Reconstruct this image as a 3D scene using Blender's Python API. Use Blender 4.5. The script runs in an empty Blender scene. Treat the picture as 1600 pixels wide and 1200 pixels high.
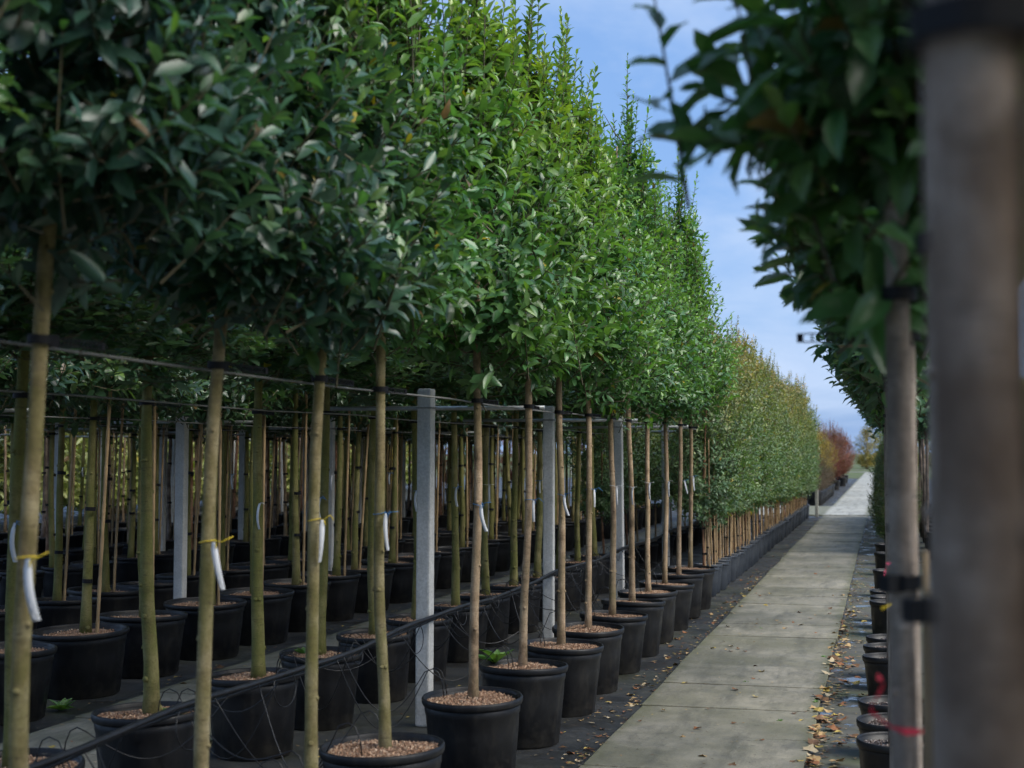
import bpy, bmesh, math, random
import numpy as np
from mathutils import Vector, Matrix, Euler

scene = bpy.context.scene
R = math.radians
YAW, PITCH = R(14.63), R(2.78)
S, Cc = math.sin(YAW), math.cos(YAW)
CAM_H = 1.62

# ------------------------------------------------------------------ camera
cam_d = bpy.data.cameras.new('camera')
cam_d.lens = 50; cam_d.sensor_width = 36; cam_d.sensor_fit = 'HORIZONTAL'
cam_d.clip_start = 0.05; cam_d.clip_end = 3000
cam_d.dof.use_dof = True; cam_d.dof.focus_distance = 9.6; cam_d.dof.aperture_fstop = 3.5
cam = bpy.data.objects.new('camera', cam_d)
scene.collection.objects.link(cam)
cam.location = (0, 0, CAM_H)
cam.rotation_euler = Euler((R(90) + PITCH, 0, YAW), 'XYZ')
scene.camera = cam

# ------------------------------------------------------------------ sky, sun, exposure
SUN_EL, SUN_AZ = R(46), R(104)          # azimuth clockwise from +Y (the way the path runs)
world = bpy.data.worlds.new('World'); scene.world = world; world.use_nodes = True
wn, wl = world.node_tree.nodes, world.node_tree.links
wn.clear()
sky = wn.new('ShaderNodeTexSky'); sky.sky_type = 'NISHITA'; sky.sun_disc = False
sky.sun_elevation = SUN_EL; sky.sun_rotation = SUN_AZ
sky.air_density = 1.0; sky.dust_density = 1.5; sky.ozone_density = 1.5
tc = wn.new('ShaderNodeTexCoord')
sp = wn.new('ShaderNodeSeparateXYZ'); wl.new(tc.outputs['Generated'], sp.inputs[0])
hz = wn.new('ShaderNodeMath'); hz.operation = 'MAXIMUM'; wl.new(sp.outputs['Z'], hz.inputs[0]); hz.inputs[1].default_value = 0.0
ha = wn.new('ShaderNodeMath'); ha.operation = 'ADD'; wl.new(hz.outputs[0], ha.inputs[0]); ha.inputs[1].default_value = 0.22
pr = wn.new('ShaderNodeVectorMath'); pr.operation = 'DIVIDE'
cb = wn.new('ShaderNodeCombineXYZ'); [wl.new(ha.outputs[0], cb.inputs[k]) for k in range(3)]
wl.new(tc.outputs['Generated'], pr.inputs[0]); wl.new(cb.outputs[0], pr.inputs[1])      # cloud layer seen in perspective
mp = wn.new('ShaderNodeMapping'); mp.inputs['Scale'].default_value = (1.0, 0.75, 0.0); mp.inputs['Location'].default_value = (0.35, 0.9, 0.0)
nz = wn.new('ShaderNodeTexNoise'); nz.inputs['Scale'].default_value = 2.2; nz.inputs['Detail'].default_value = 8; nz.inputs['Roughness'].default_value = 0.56; nz.inputs['Distortion'].default_value = 0.35
rp = wn.new('ShaderNodeValToRGB'); rp.color_ramp.elements[0].position = 0.40; rp.color_ramp.elements[1].position = 0.68
rp.color_ramp.elements[0].color = (0.03, 0.03, 0.03, 1); rp.color_ramp.elements[1].color = (0.74, 0.74, 0.74, 1)
mv = wn.new('ShaderNodeMix'); mv.data_type = 'RGBA'; mv.inputs[0].default_value = 0.82
mv.inputs[7].default_value = (0.60, 1.22, 2.52, 1)       # thin high veil, in the sky's own units
mx = wn.new('ShaderNodeMix'); mx.data_type = 'RGBA'
mx.inputs[7].default_value = (2.1, 2.55, 3.35, 1)         # cloud
bg = wn.new('ShaderNodeBackground'); bg.inputs['Strength'].default_value = 0.07
wo = wn.new('ShaderNodeOutputWorld')
wl.new(pr.outputs[0], mp.inputs['Vector']); wl.new(mp.outputs[0], nz.inputs['Vector'])
wl.new(nz.outputs['Fac'], rp.inputs['Fac']); wl.new(rp.outputs['Color'], mx.inputs[0])
wl.new(sky.outputs['Color'], mv.inputs[6]); wl.new(mv.outputs[2], mx.inputs[6]); wl.new(mx.outputs[2], bg.inputs['Color']); wl.new(bg.outputs[0], wo.inputs['Surface'])

sun_d = bpy.data.lights.new('sun', 'SUN'); sun_d.energy = 1.1; sun_d.angle = R(45); sun_d.color = (1.0, 0.95, 0.86)
sun = bpy.data.objects.new('sun', sun_d); scene.collection.objects.link(sun)
sdir = Vector((math.sin(SUN_AZ) * math.cos(SUN_EL), math.cos(SUN_AZ) * math.cos(SUN_EL), math.sin(SUN_EL)))
sun.rotation_euler = sdir.to_track_quat('Z', 'Y').to_euler(); sun.location = (30, 30, 40)

vs = scene.view_settings
vs.view_transform = 'Standard'; vs.look = 'None'; vs.exposure = 2.15; vs.gamma = 1.0
scene.render.engine = 'CYCLES'
cy = scene.cycles
cy.use_denoising = True
cy.max_bounces = 5; cy.diffuse_bounces = 3; cy.glossy_bounces = 2; cy.transmission_bounces = 3; cy.transparent_max_bounces = 2
cy.use_adaptive_sampling = True; cy.adaptive_threshold = 0.03
cy.sample_clamp_indirect = 6

# ------------------------------------------------------------------ helpers
COL = scene.collection
rnd = random.Random(7)
def yw(Z, x):                                    # camera depth of a point on the line x -> distance along the path
    return (Z + S * x) / Cc

def link(o, parent=None):
    COL.objects.link(o)
    if parent is not None: o.parent = parent
    return o
def tag(o, label=None, cat=None, group=None, kind=None):
    if label: o['label'] = label
    if cat: o['category'] = cat
    if group: o['group'] = group
    if kind: o['kind'] = kind
    return o
def empty(name, loc, rot=(0, 0, 0)):
    o = bpy.data.objects.new(name, None); o.location = loc; o.rotation_euler = rot; o.empty_display_size = 0.1
    return link(o)
def ob(name, mesh, parent=None, loc=(0, 0, 0), rot=(0, 0, 0), scale=None):
    o = bpy.data.objects.new(name, mesh); o.location = loc; o.rotation_euler = rot
    if scale is not None: o.scale = scale if hasattr(scale, '__len__') else (scale,) * 3
    return link(o, parent)
def ordn(n):
    w = ['', 'first', 'second', 'third', 'fourth', 'fifth', 'sixth', 'seventh', 'eighth', 'ninth', 'tenth', 'eleventh', 'twelfth']
    if n < len(w): return w[n]
    suf = 'th' if 10 < n % 100 < 14 else {1: 'st', 2: 'nd', 3: 'rd'}.get(n % 10, 'th')
    return '%d%s' % (n, suf)

class MB:
    """collects pieces of geometry for one mesh"""
    def __init__(s): s.v = []; s.f = []; s.m = []
    def add(s, verts, faces, mi=0):
        n = len(s.v); s.v.extend([tuple(p) for p in verts]); s.f.extend([tuple(i + n for i in f) for f in faces]); s.m.extend([mi] * len(faces))
    def box(s, c, d, rz=0.0, mi=0):
        x, y, z = d[0] / 2, d[1] / 2, d[2] / 2; cr, sr = math.cos(rz), math.sin(rz)
        vs_ = []
        for dz in (-z, z):
            for dx, dy in ((-x, -y), (x, -y), (x, y), (-x, y)):
                vs_.append((c[0] + dx * cr - dy * sr, c[1] + dx * sr + dy * cr, c[2] + dz))
        s.add(vs_, [(0, 3, 2, 1), (4, 5, 6, 7), (0, 1, 5, 4), (1, 2, 6, 5), (2, 3, 7, 6), (3, 0, 4, 7)], mi)
    def tube(s, pts, rad, n=6, mi=0, cap=True):
        pts = [Vector(p) for p in pts]
        if not hasattr(rad, '__len__'): rad = [rad] * len(pts)
        prev = None; vs_ = []
        for i, p in enumerate(pts):
            t = (pts[min(i + 1, len(pts) - 1)] - pts[max(i - 1, 0)]).normalized()
            if prev is None:
                a = t.orthogonal().normalized()
            else:
                a = (prev - t * prev.dot(t)).normalized()
            prev = a; b = t.cross(a)
            for k in range(n):
                an = 2 * math.pi * k / n
                vs_.append(p + (a * math.cos(an) + b * math.sin(an)) * rad[i])
        fs = []
        for i in range(len(pts) - 1):
            for k in range(n):
                k2 = (k + 1) % n
                fs.append((i * n + k, i * n + k2, (i + 1) * n + k2, (i + 1) * n + k))
        if cap:
            fs.append(tuple(range(n - 1, -1, -1))); fs.append(tuple((len(pts) - 1) * n + k for k in range(n)))
        s.add(vs_, fs, mi)
    def lathe(s, prof, n=32, mi=0, rfun=None):
        vs_ = []
        for i, (r, z) in enumerate(prof):
            for k in range(n):
                an = 2 * math.pi * k / n
                rr = r if rfun is None else r + rfun(i, k)
                vs_.append((rr * math.cos(an), rr * math.sin(an), z))
        fs = [(i * n + k, i * n + (k + 1) % n, (i + 1) * n + (k + 1) % n, (i + 1) * n + k) for i in range(len(prof) - 1) for k in range(n)]
        s.add(vs_, fs, mi)
    def mesh(s, name, mats, smooth=False, cols=None):
        me = bpy.data.meshes.new(name); me.from_pydata(s.v, [], s.f)
        for m in (mats if isinstance(mats, (list, tuple)) else [mats]): me.materials.append(m)
        if any(s.m): me.polygons.foreach_set('material_index', s.m)
        me.polygons.foreach_set('use_smooth', [smooth] * len(s.f))
        if cols is not None:
            at = me.color_attributes.new('col', 'FLOAT_COLOR', 'POINT')
            at.data.foreach_set('color', np.asarray(cols, dtype=np.float32).ravel())
        me.update(); return me

def bevel(me, w, seg=1):
    bm = bmesh.new(); bm.from_mesh(me)
    bmesh.ops.bevel(bm, geom=list(bm.edges), offset=w, segments=seg, affect='EDGES', profile=0.6)
    bm.to_mesh(me); bm.free(); return me

# ------------------------------------------------------------------ materials
class NT:
    def __init__(s, name):
        s.m = bpy.data.materials.new(name); s.m.use_nodes = True
        s.n, s.l = s.m.node_tree.nodes, s.m.node_tree.links
        s.b = s.n['Principled BSDF']; s.out = s.n['Material Output']
    def new(s, t, **k):
        n = s.n.new(t)
        for a, b in k.items(): setattr(n, a, b)
        return n
    def set(s, **k):
        for a, v in k.items():
            s.b.inputs[a.replace('_', ' ')].default_value = v
    def pos(s): return s.new('ShaderNodeNewGeometry').outputs['Position']
    def objco(s, off=True):
        tc_ = s.new('ShaderNodeTexCoord'); o = tc_.outputs['Object']
        if not off: return o
        oi = s.new('ShaderNodeObjectInfo'); ml = s.new('ShaderNodeMath', operation='MULTIPLY'); ml.inputs[1].default_value = 37.0
        s.l.new(oi.outputs['Random'], ml.inputs[0])
        ad = s.new('ShaderNodeVectorMath', operation='ADD'); s.l.new(o, ad.inputs[0]); s.l.new(ml.outputs[0], ad.inputs[1])
        return ad.outputs[0]
    def noise(s, vec, scale, detail=4, rough=0.55, stretch=None):
        if stretch:
            mp_ = s.new('ShaderNodeMapping'); mp_.inputs['Scale'].default_value = stretch; s.l.new(vec, mp_.inputs['Vector']); vec = mp_.outputs[0]
        n = s.new('ShaderNodeTexNoise'); n.inputs['Scale'].default_value = scale; n.inputs['Detail'].default_value = detail; n.inputs['Roughness'].default_value = rough
        s.l.new(vec, n.inputs['Vector']); return n.outputs['Fac']
    def ramp(s, fac, *stops):
        r = s.new('ShaderNodeValToRGB'); e = r.color_ramp.elements
        while len(e) < len(stops): e.new(0.5)
        for el, (p, c) in zip(e, stops):
            el.position = p; el.color = (c[0], c[1], c[2], 1) if hasattr(c, '__len__') else (c, c, c, 1)
        s.l.new(fac, r.inputs['Fac']); return r.outputs['Color']
    def mix(s, fac, a, b, blend='MIX'):
        m = s.new('ShaderNodeMix', data_type='RGBA', blend_type=blend)
        for sock, v in ((m.inputs[0], fac), (m.inputs[6], a), (m.inputs[7], b)):
            if isinstance(v, bpy.types.NodeSocket): s.l.new(v, sock)
            else: sock.default_value = v if not hasattr(v, '__len__') else (v[0], v[1], v[2], 1)
        return m.outputs[2]
    def to(s, sock, name): s.l.new(sock, s.b.inputs[name])
    def bump(s, h, strength=0.3, dist=0.01):
        b = s.new('ShaderNodeBump'); b.inputs['Strength'].default_value = strength; b.inputs['Distance'].default_value = dist
        s.l.new(h, b.inputs['Height']); s.l.new(b.outputs[0], s.b.inputs['Normal'])

def simple(name, col, rough=0.5, var=0.0, bump=0.0, metal=0.0, spec=0.5):
    t = NT(name); t.set(Roughness=rough, Metallic=metal); t.b.inputs['Specular IOR Level'].default_value = spec
    if var or bump:
        f = t.noise(t.objco(), 9, 5)
        if var: t.to(t.ramp(f, (0.3, [c * (1 - var) for c in col]), (0.7, [c * (1 + var) for c in col])), 'Base Color')
        else: t.set(Base_Color=(*col, 1))
        if bump: t.bump(t.noise(t.objco(), 60, 3), bump, 0.004)
    else: t.set(Base_Color=(*col, 1))
    return t.m

def leaf_mat(name, rough=0.36, trans=0.22, spec=0.5):
    t = NT(name); at = t.new('ShaderNodeAttribute', attribute_name='col')
    oi = t.new('ShaderNodeObjectInfo')
    c = t.mix(1.0, at.outputs['Color'], t.ramp(oi.outputs['Random'], (0.0, (0.86, 0.90, 0.90)), (0.5, (1.0, 1.0, 1.0)), (1.0, (1.14, 1.08, 0.95))), 'MULTIPLY')
    f = t.noise(t.objco(False), 55, 2)
    c = t.mix(1.0, c, t.ramp(f, (0.3, 0.8), (0.7, 1.15)), 'MULTIPLY')
    t.to(c, 'Base Color'); t.set(Roughness=rough); t.b.inputs['Specular IOR Level'].default_value = spec
    tr = t.new('ShaderNodeBsdfTranslucent')
    c2 = t.mix(1.0, c, (1.5, 1.7, 0.6), 'MULTIPLY'); t.l.new(c2, tr.inputs['Color'])
    ms = t.new('ShaderNodeMixShader'); ms.inputs[0].default_value = trans
    t.l.new(t.b.outputs[0], ms.inputs[1]); t.l.new(tr.outputs[0], ms.inputs[2]); t.l.new(ms.outputs[0], t.out.inputs['Surface'])
    return t.m

def bark_mat(name, ca, cb, algae, amt, k=1.0):
    t = NT(name); v = t.objco()
    mott = t.noise(v, 9 * k, 6, 0.62, (1, 1, 0.8))
    patch = t.noise(v, 5 * k, 5, 0.62, (1.3, 1.3, 0.55))
    rings = t.noise(v, 6 * k, 3, 0.5, (0.8, 0.8, 7.0))
    lent = t.noise(v, 34, 3, 0.6, (0.9, 0.9, 4.5))
    fine = t.noise(v, 110, 4, 0.7)
    c = t.ramp(mott, (0.32, [x * 0.38 for x in ca]), (0.46, ca), (0.64, [x * 1.1 for x in cb]))
    c = t.mix(t.ramp(patch, (0.5 - amt * 0.35, 0.0), (0.74 - amt * 0.2, 0.85)), c, algae)
    c = t.mix(t.ramp(rings, (0.34, 0.32), (0.42, 0.0)), c, [x * 0.45 for x in ca])
    c = t.mix(t.ramp(lent, (0.60, 0.0), (0.68, 0.7)), c, [x * 0.36 for x in ca])
    c = t.mix(0.55, c, t.ramp(fine, (0.25, 0.5), (0.7, 1.2)), 'MULTIPLY')
    t.to(c, 'Base Color'); t.set(Roughness=0.85); t.b.inputs['Specular IOR Level'].default_value = 0.22
    t.bump(t.mix(0.5, t.mix(0.5, mott, lent), fine), 0.8, 0.008)
    return t.m

M = {}
M['leaf'] = leaf_mat('laurel leaf', 0.35, 0.28, 0.7)
M['leaf_soft'] = leaf_mat('hedge leaf', 0.42, 0.26)
M['bark'] = bark_mat('olive bark', (0.28, 0.215, 0.12), (0.46, 0.38, 0.24), (0.145, 0.135, 0.04), 0.6)
M['bark_brown'] = bark_mat('brown bark', (0.32, 0.225, 0.14), (0.44, 0.325, 0.215), (0.20, 0.165, 0.08), 0.15)
M['bark_green'] = bark_mat('green bark', (0.23, 0.185, 0.09), (0.34, 0.28, 0.145), (0.13, 0.14, 0.035), 0.85)
M['bark_grey'] = bark_mat('grey bark', (0.22, 0.165, 0.13), (0.38, 0.30, 0.24), (0.14, 0.10, 0.075), 0.3)
M['bark_pale'] = bark_mat('pale bark', (0.30, 0.245, 0.20), (0.50, 0.43, 0.37), (0.18, 0.14, 0.11), 0.25)
M['bark_broad'] = bark_mat('broad grey bark', (0.32, 0.235, 0.175), (0.62, 0.50, 0.41), (0.13, 0.085, 0.06), 0.55, 1.3)
M['bark_red'] = bark_mat('red bark', (0.24, 0.12, 0.07), (0.36, 0.21, 0.13), (0.17, 0.12, 0.07), 0.1)
M['twig'] = simple('twig', (0.085, 0.075, 0.04), 0.8, 0.3)
M['cane'] = simple('bamboo', (0.34, 0.23, 0.115), 0.6, 0.35)

t = NT('black pot plastic'); v = t.objco()
c = t.ramp(t.noise(v, 3.5, 6, 0.65), (0.35, (0.006, 0.0063, 0.0075)), (0.75, (0.012, 0.0125, 0.014)))
tcp = t.new('ShaderNodeTexCoord'); spz = t.new('ShaderNodeSeparateXYZ'); t.l.new(tcp.outputs['Object'], spz.inputs[0])
mdz = t.new('ShaderNodeMath', operation='MULTIPLY_ADD'); t.l.new(spz.outputs['Z'], mdz.inputs[0]); mdz.inputs[1].default_value = -1.6; t.l.new(t.noise(v, 11, 6, 0.7), mdz.inputs[2])
dust = t.mix(1.0, t.ramp(t.noise(v, 14, 6, 0.7, (1, 1, 0.3)), (0.50, 0.0), (0.80, 0.5)), t.ramp(mdz.outputs[0], (0.30, 0.0), (0.55, 0.55)), 'LIGHTEN')
c = t.mix(dust, c, (0.058, 0.052, 0.042)); t.to(c, 'Base Color')
t.to(t.ramp(t.noise(v, 20, 4), (0.3, 0.36), (0.75, 0.62)), 'Roughness'); t.b.inputs['Specular IOR Level'].default_value = 0.34
t.bump(t.noise(v, 140, 2), 0.08, 0.002); M['pot'] = t.m
t = NT('blue grey pot plastic'); v = t.objco()
c = t.ramp(t.noise(v, 4, 6, 0.65), (0.35, (0.020, 0.026, 0.036)), (0.75, (0.042, 0.050, 0.062))); t.to(c, 'Base Color'); t.set(Roughness=0.5); M['pot_blue'] = t.m
M['rubber'] = simple('black rubber', (0.008, 0.008, 0.010), 0.65, 0.2, 0, 0, 0.25)
M['hose'] = simple('black hose', (0.013, 0.013, 0.014), 0.42, 0.3)
M['wire'] = simple('galvanised wire', (0.22, 0.22, 0.21), 0.55, 0.25, 0, 0.5)
M['pipe'] = simple('galvanised pipe', (0.36, 0.38, 0.38), 0.5, 0.2, 0, 0.7)
M['tag_white'] = simple('white tag', (0.62, 0.63, 0.65), 0.55, 0.08)
M['tie_blue'] = simple('blue twist tie', (0.03, 0.16, 0.36), 0.45)
M['tie_yellow'] = simple('yellow twist tie', (0.75, 0.55, 0.03), 0.45)
M['ribbon_red'] = simple('red ribbon', (0.55, 0.022, 0.045), 0.4, 0.3)
M['ribbon_pink'] = simple('pink ribbon', (0.85, 0.10, 0.20), 0.5)

t = NT('concrete post'); v = t.objco(); p = t.noise(v, 5, 6, 0.65); f = t.noise(v, 70, 4, 0.7)
c = t.ramp(p, (0.3, (0.40, 0.40, 0.385)), (0.7, (0.60, 0.60, 0.58))); c = t.mix(0.6, c, t.ramp(f, (0.3, 0.6), (0.62, 1.1)), 'MULTIPLY')
c = t.mix(t.ramp(t.noise(v, 9, 4, 0.6, (1, 1, 0.15)), (0.58, 0.0), (0.78, 0.5)), c, (0.14, 0.145, 0.11))
t.to(c, 'Base Color'); t.set(Roughness=0.9); t.bump(f, 0.5, 0.004); M['post'] = t.m

def concrete(name, base, algae_amt):
    t = NT(name); v = t.pos()
    big = t.noise(v, 1.1, 6, 0.65); mid = t.noise(v, 7, 8, 0.72); fine = t.noise(v, 150, 4, 0.75); wear = t.noise(v, 2.4, 8, 0.75, (2.2, 0.45, 1))
    oi = t.new('ShaderNodeObjectInfo')
    c = t.ramp(mid, (0.28, [x * 0.62 for x in base]), (0.5, base), (0.72, [x * 1.25 for x in base]))
    c = t.mix(1.0, c, t.ramp(oi.outputs['Random'], (0, (0.82, 0.83, 0.82)), (0.5, (1.0, 0.99, 0.97)), (1, (1.10, 1.09, 1.08))), 'MULTIPLY')
    c = t.mix(t.ramp(big, (0.40, 0.0), (0.62, algae_amt)), c, (0.125, 0.122, 0.075))
    c = t.mix(t.ramp(wear, (0.48, 0.0), (0.68, 0.8)), c, (0.085, 0.083, 0.062))
    c = t.mix(t.ramp(t.noise(v, 1.9, 7, 0.7, (3.5, 0.7, 1)), (0.60, 0.0), (0.72, 0.45)), c, [x * 1.45 for x in base])
    c = t.mix(0.7, c, t.ramp(fine, (0.28, 0.55), (0.65, 1.18)), 'MULTIPLY')
    speck = t.ramp(t.noise(v, 30, 4, 0.65), (0.62, 0.0), (0.68, 0.75)); c = t.mix(speck, c, (0.055, 0.05, 0.035))
    # moss and dirt gathered along the slab edges
    tc_ = t.new('ShaderNodeTexCoord'); sx = t.new('ShaderNodeSeparateXYZ'); t.l.new(tc_.outputs['Object'], sx.inputs[0])
    ab = t.new('ShaderNodeMath', operation='ABSOLUTE'); t.l.new(sx.outputs['X'], ab.inputs[0])
    nb = t.new('ShaderNodeMath', operation='MULTIPLY_ADD'); t.l.new(t.noise(v, 4, 6, 0.7), nb.inputs[0]); nb.inputs[1].default_value = 0.28; t.l.new(ab.outputs[0], nb.inputs[2])
    c = t.mix(t.ramp(nb.outputs[0], (0.60, 0.0), (0.70, 0.72)), c, (0.095, 0.098, 0.045))
    t.to(c, 'Base Color'); t.to(t.ramp(mid, (0.35, 0.62), (0.65, 0.9)), 'Roughness')
    t.bump(t.mix(0.5, mid, fine), 0.5, 0.005); return t.m
M['slab'] = concrete('path concrete', (0.275, 0.255, 0.200), 0.75)
M['slab_light'] = concrete('pale concrete', (0.42, 0.415, 0.37), 0.25)

t = NT('ground cloth'); v = t.pos()
big = t.noise(v, 0.8, 5, 0.6); mid = t.noise(v, 4.5, 7, 0.7); fine = t.noise(v, 90, 3, 0.7)
c = t.ramp(mid, (0.3, (0.013, 0.014, 0.015)), (0.72, (0.042, 0.043, 0.041)))
c = t.mix(t.ramp(big, (0.5, 0.0), (0.7, 0.55)), c, (0.060, 0.066, 0.036))
c = t.mix(t.ramp(t.noise(v, 9, 6, 0.75), (0.58, 0.0), (0.72, 0.6)), c, (0.115, 0.105, 0.085))
c = t.mix(t.ramp(t.noise(v, 3.3, 8, 0.8), (0.56, 0.0), (0.66, 0.7)), c, (0.075, 0.06, 0.045)); c = t.mix(0.6, c, t.ramp(fine, (0.3, 0.5), (0.65, 1.35)), 'MULTIPLY')
t.to(c, 'Base Color'); t.to(t.ramp(t.noise(v, 1.7, 4, 0.5), (0.40, 0.38), (0.56, 0.75)), 'Roughness')
wv = t.new('ShaderNodeTexWave'); wv.inputs['Scale'].default_value = 60; wv.inputs['Distortion'].default_value = 1.0
t.l.new(v, wv.inputs['Vector']); t.bump(t.mix(0.6, wv.outputs['Fac'], mid), 0.22, 0.004); M['cloth'] = t.m
# the strip by the small pots: damp, mossy, with standing water
t = NT('damp mossy cloth'); v = t.pos()
mid = t.noise(v, 5.5, 7, 0.7); wet = t.noise(v, 3.0, 6, 0.65)
c = t.ramp(mid, (0.3, (0.035, 0.037, 0.034)), (0.7, (0.12, 0.115, 0.095)))
c = t.mix(t.ramp(t.noise(v, 1.6, 5, 0.6), (0.47, 0.0), (0.64, 0.75)), c, (0.085, 0.10, 0.05))
wr = t.ramp(wet, (0.54, 0.0), (0.62, 0.8)); c = t.mix(wr, c, (0.03, 0.033, 0.035)); t.to(c, 'Base Color')
t.to(t.ramp(wet, (0.54, 0.9), (0.62, 0.16)), 'Roughness')
bm_ = t.new('ShaderNodeBump'); bm_.inputs['Distance'].default_value = 0.006
t.l.new(mid, bm_.inputs['Height']); t.l.new(t.ramp(wet, (0.54, 0.7), (0.62, 0.25)), bm_.inputs['Strength']); t.l.new(bm_.outputs[0], t.b.inputs['Normal']); M['cloth_wet'] = t.m

t = NT('field'); v = t.pos(); c = t.ramp(t.noise(v, 0.25, 6, 0.6), (0.35, (0.06, 0.055, 0.03)), (0.6, (0.09, 0.13, 0.035)))
t.to(c, 'Base Color'); t.set(Roughness=0.95); t.bump(t.noise(v, 12, 5), 0.6, 0.05); M['field'] = t.m

def col_mat(name, rough=0.85, trans=0.0):
    t = NT(name); at = t.new('ShaderNodeAttribute', attribute_name='col'); f = t.noise(t.objco(), 45, 3)
    c = t.mix(1.0, at.outputs['Color'], t.ramp(f, (0.3, 0.72), (0.7, 1.2)), 'MULTIPLY'); t.to(c, 'Base Color'); t.set(Roughness=rough)
    t.b.inputs['Specular IOR Level'].default_value = 0.3
    return t.m
M['chips'] = col_mat('bark chips')
M['dry'] = col_mat('dry leaf', 0.6)
M['soil'] = simple('soil', (0.10, 0.065, 0.042), 0.95, 0.3, 0.6)

# ------------------------------------------------------------------ leaves in bulk
LT = np.array([(0, 0, 0), (.30, .46, .07), (.33, 0, 0), (.30, -.46, .07), (.72, .45, .03), (.72, 0, -.03), (.72, -.45, .03), (1, 0, -.12)])
LF = [(0, 2, 1), (0, 3, 2), (1, 2, 5, 4), (2, 3, 6, 5), (4, 5, 7), (5, 6, 7)]
LF_LOOPS = np.concatenate([np.array(f) for f in LF]); LF_TOT = np.array([len(f) for f in LF])
def frames(A, N):
    A = A / np.linalg.norm(A, axis=1, keepdims=True)
    N = N - (N * A).sum(1, keepdims=True) * A
    N = N / np.maximum(np.linalg.norm(N, axis=1, keepdims=True), 1e-6)
    return A, np.cross(N, A), N
def leaf_mesh(name, lv, mat, keep=None):
    P, A, N, L, W, Cl = (lv[k] if keep is None else lv[k][keep] for k in ('P', 'A', 'N', 'L', 'W', 'C'))
    n = len(P)
    A, B, N = frames(A, N)
    curl = lv['K'] if keep is None else lv['K'][keep]
    T = LT[None].repeat(n, 0).copy(); T[:, :, 2] *= curl[:, None]
    V = P[:, None] + T[:, :, :1] * (A * L[:, None])[:, None] + T[:, :, 1:2] * (B * W[:, None])[:, None] + T[:, :, 2:] * (N * L[:, None])[:, None]
    nv = len(LT)
    me = bpy.data.meshes.new(name)
    me.vertices.add(n * nv); me.vertices.foreach_set('co', V.astype(np.float32).ravel())
    loops = (LF_LOOPS[None] + (np.arange(n) * nv)[:, None]).ravel()
    tot = np.tile(LF_TOT, n); st = np.concatenate([[0], np.cumsum(tot)[:-1]])
    me.loops.add(len(loops)); me.loops.foreach_set('vertex_index', loops.astype(np.int32))
    me.polygons.add(len(tot)); me.polygons.foreach_set('loop_start', st.astype(np.int32)); me.polygons.foreach_set('loop_total', tot.astype(np.int32))
    me.polygons.foreach_set('use_smooth', np.ones(len(tot), dtype=bool))
    at = me.color_attributes.new('col', 'FLOAT_COLOR', 'POINT')
    c4 = np.concatenate([Cl, np.ones((n, 1))], 1)[:, None].repeat(nv, 1)
    at.data.foreach_set('color', c4.astype(np.float32).ravel())
    me.materials.append(mat); me.update(calc_edges=True); me.validate()
    return me

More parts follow.
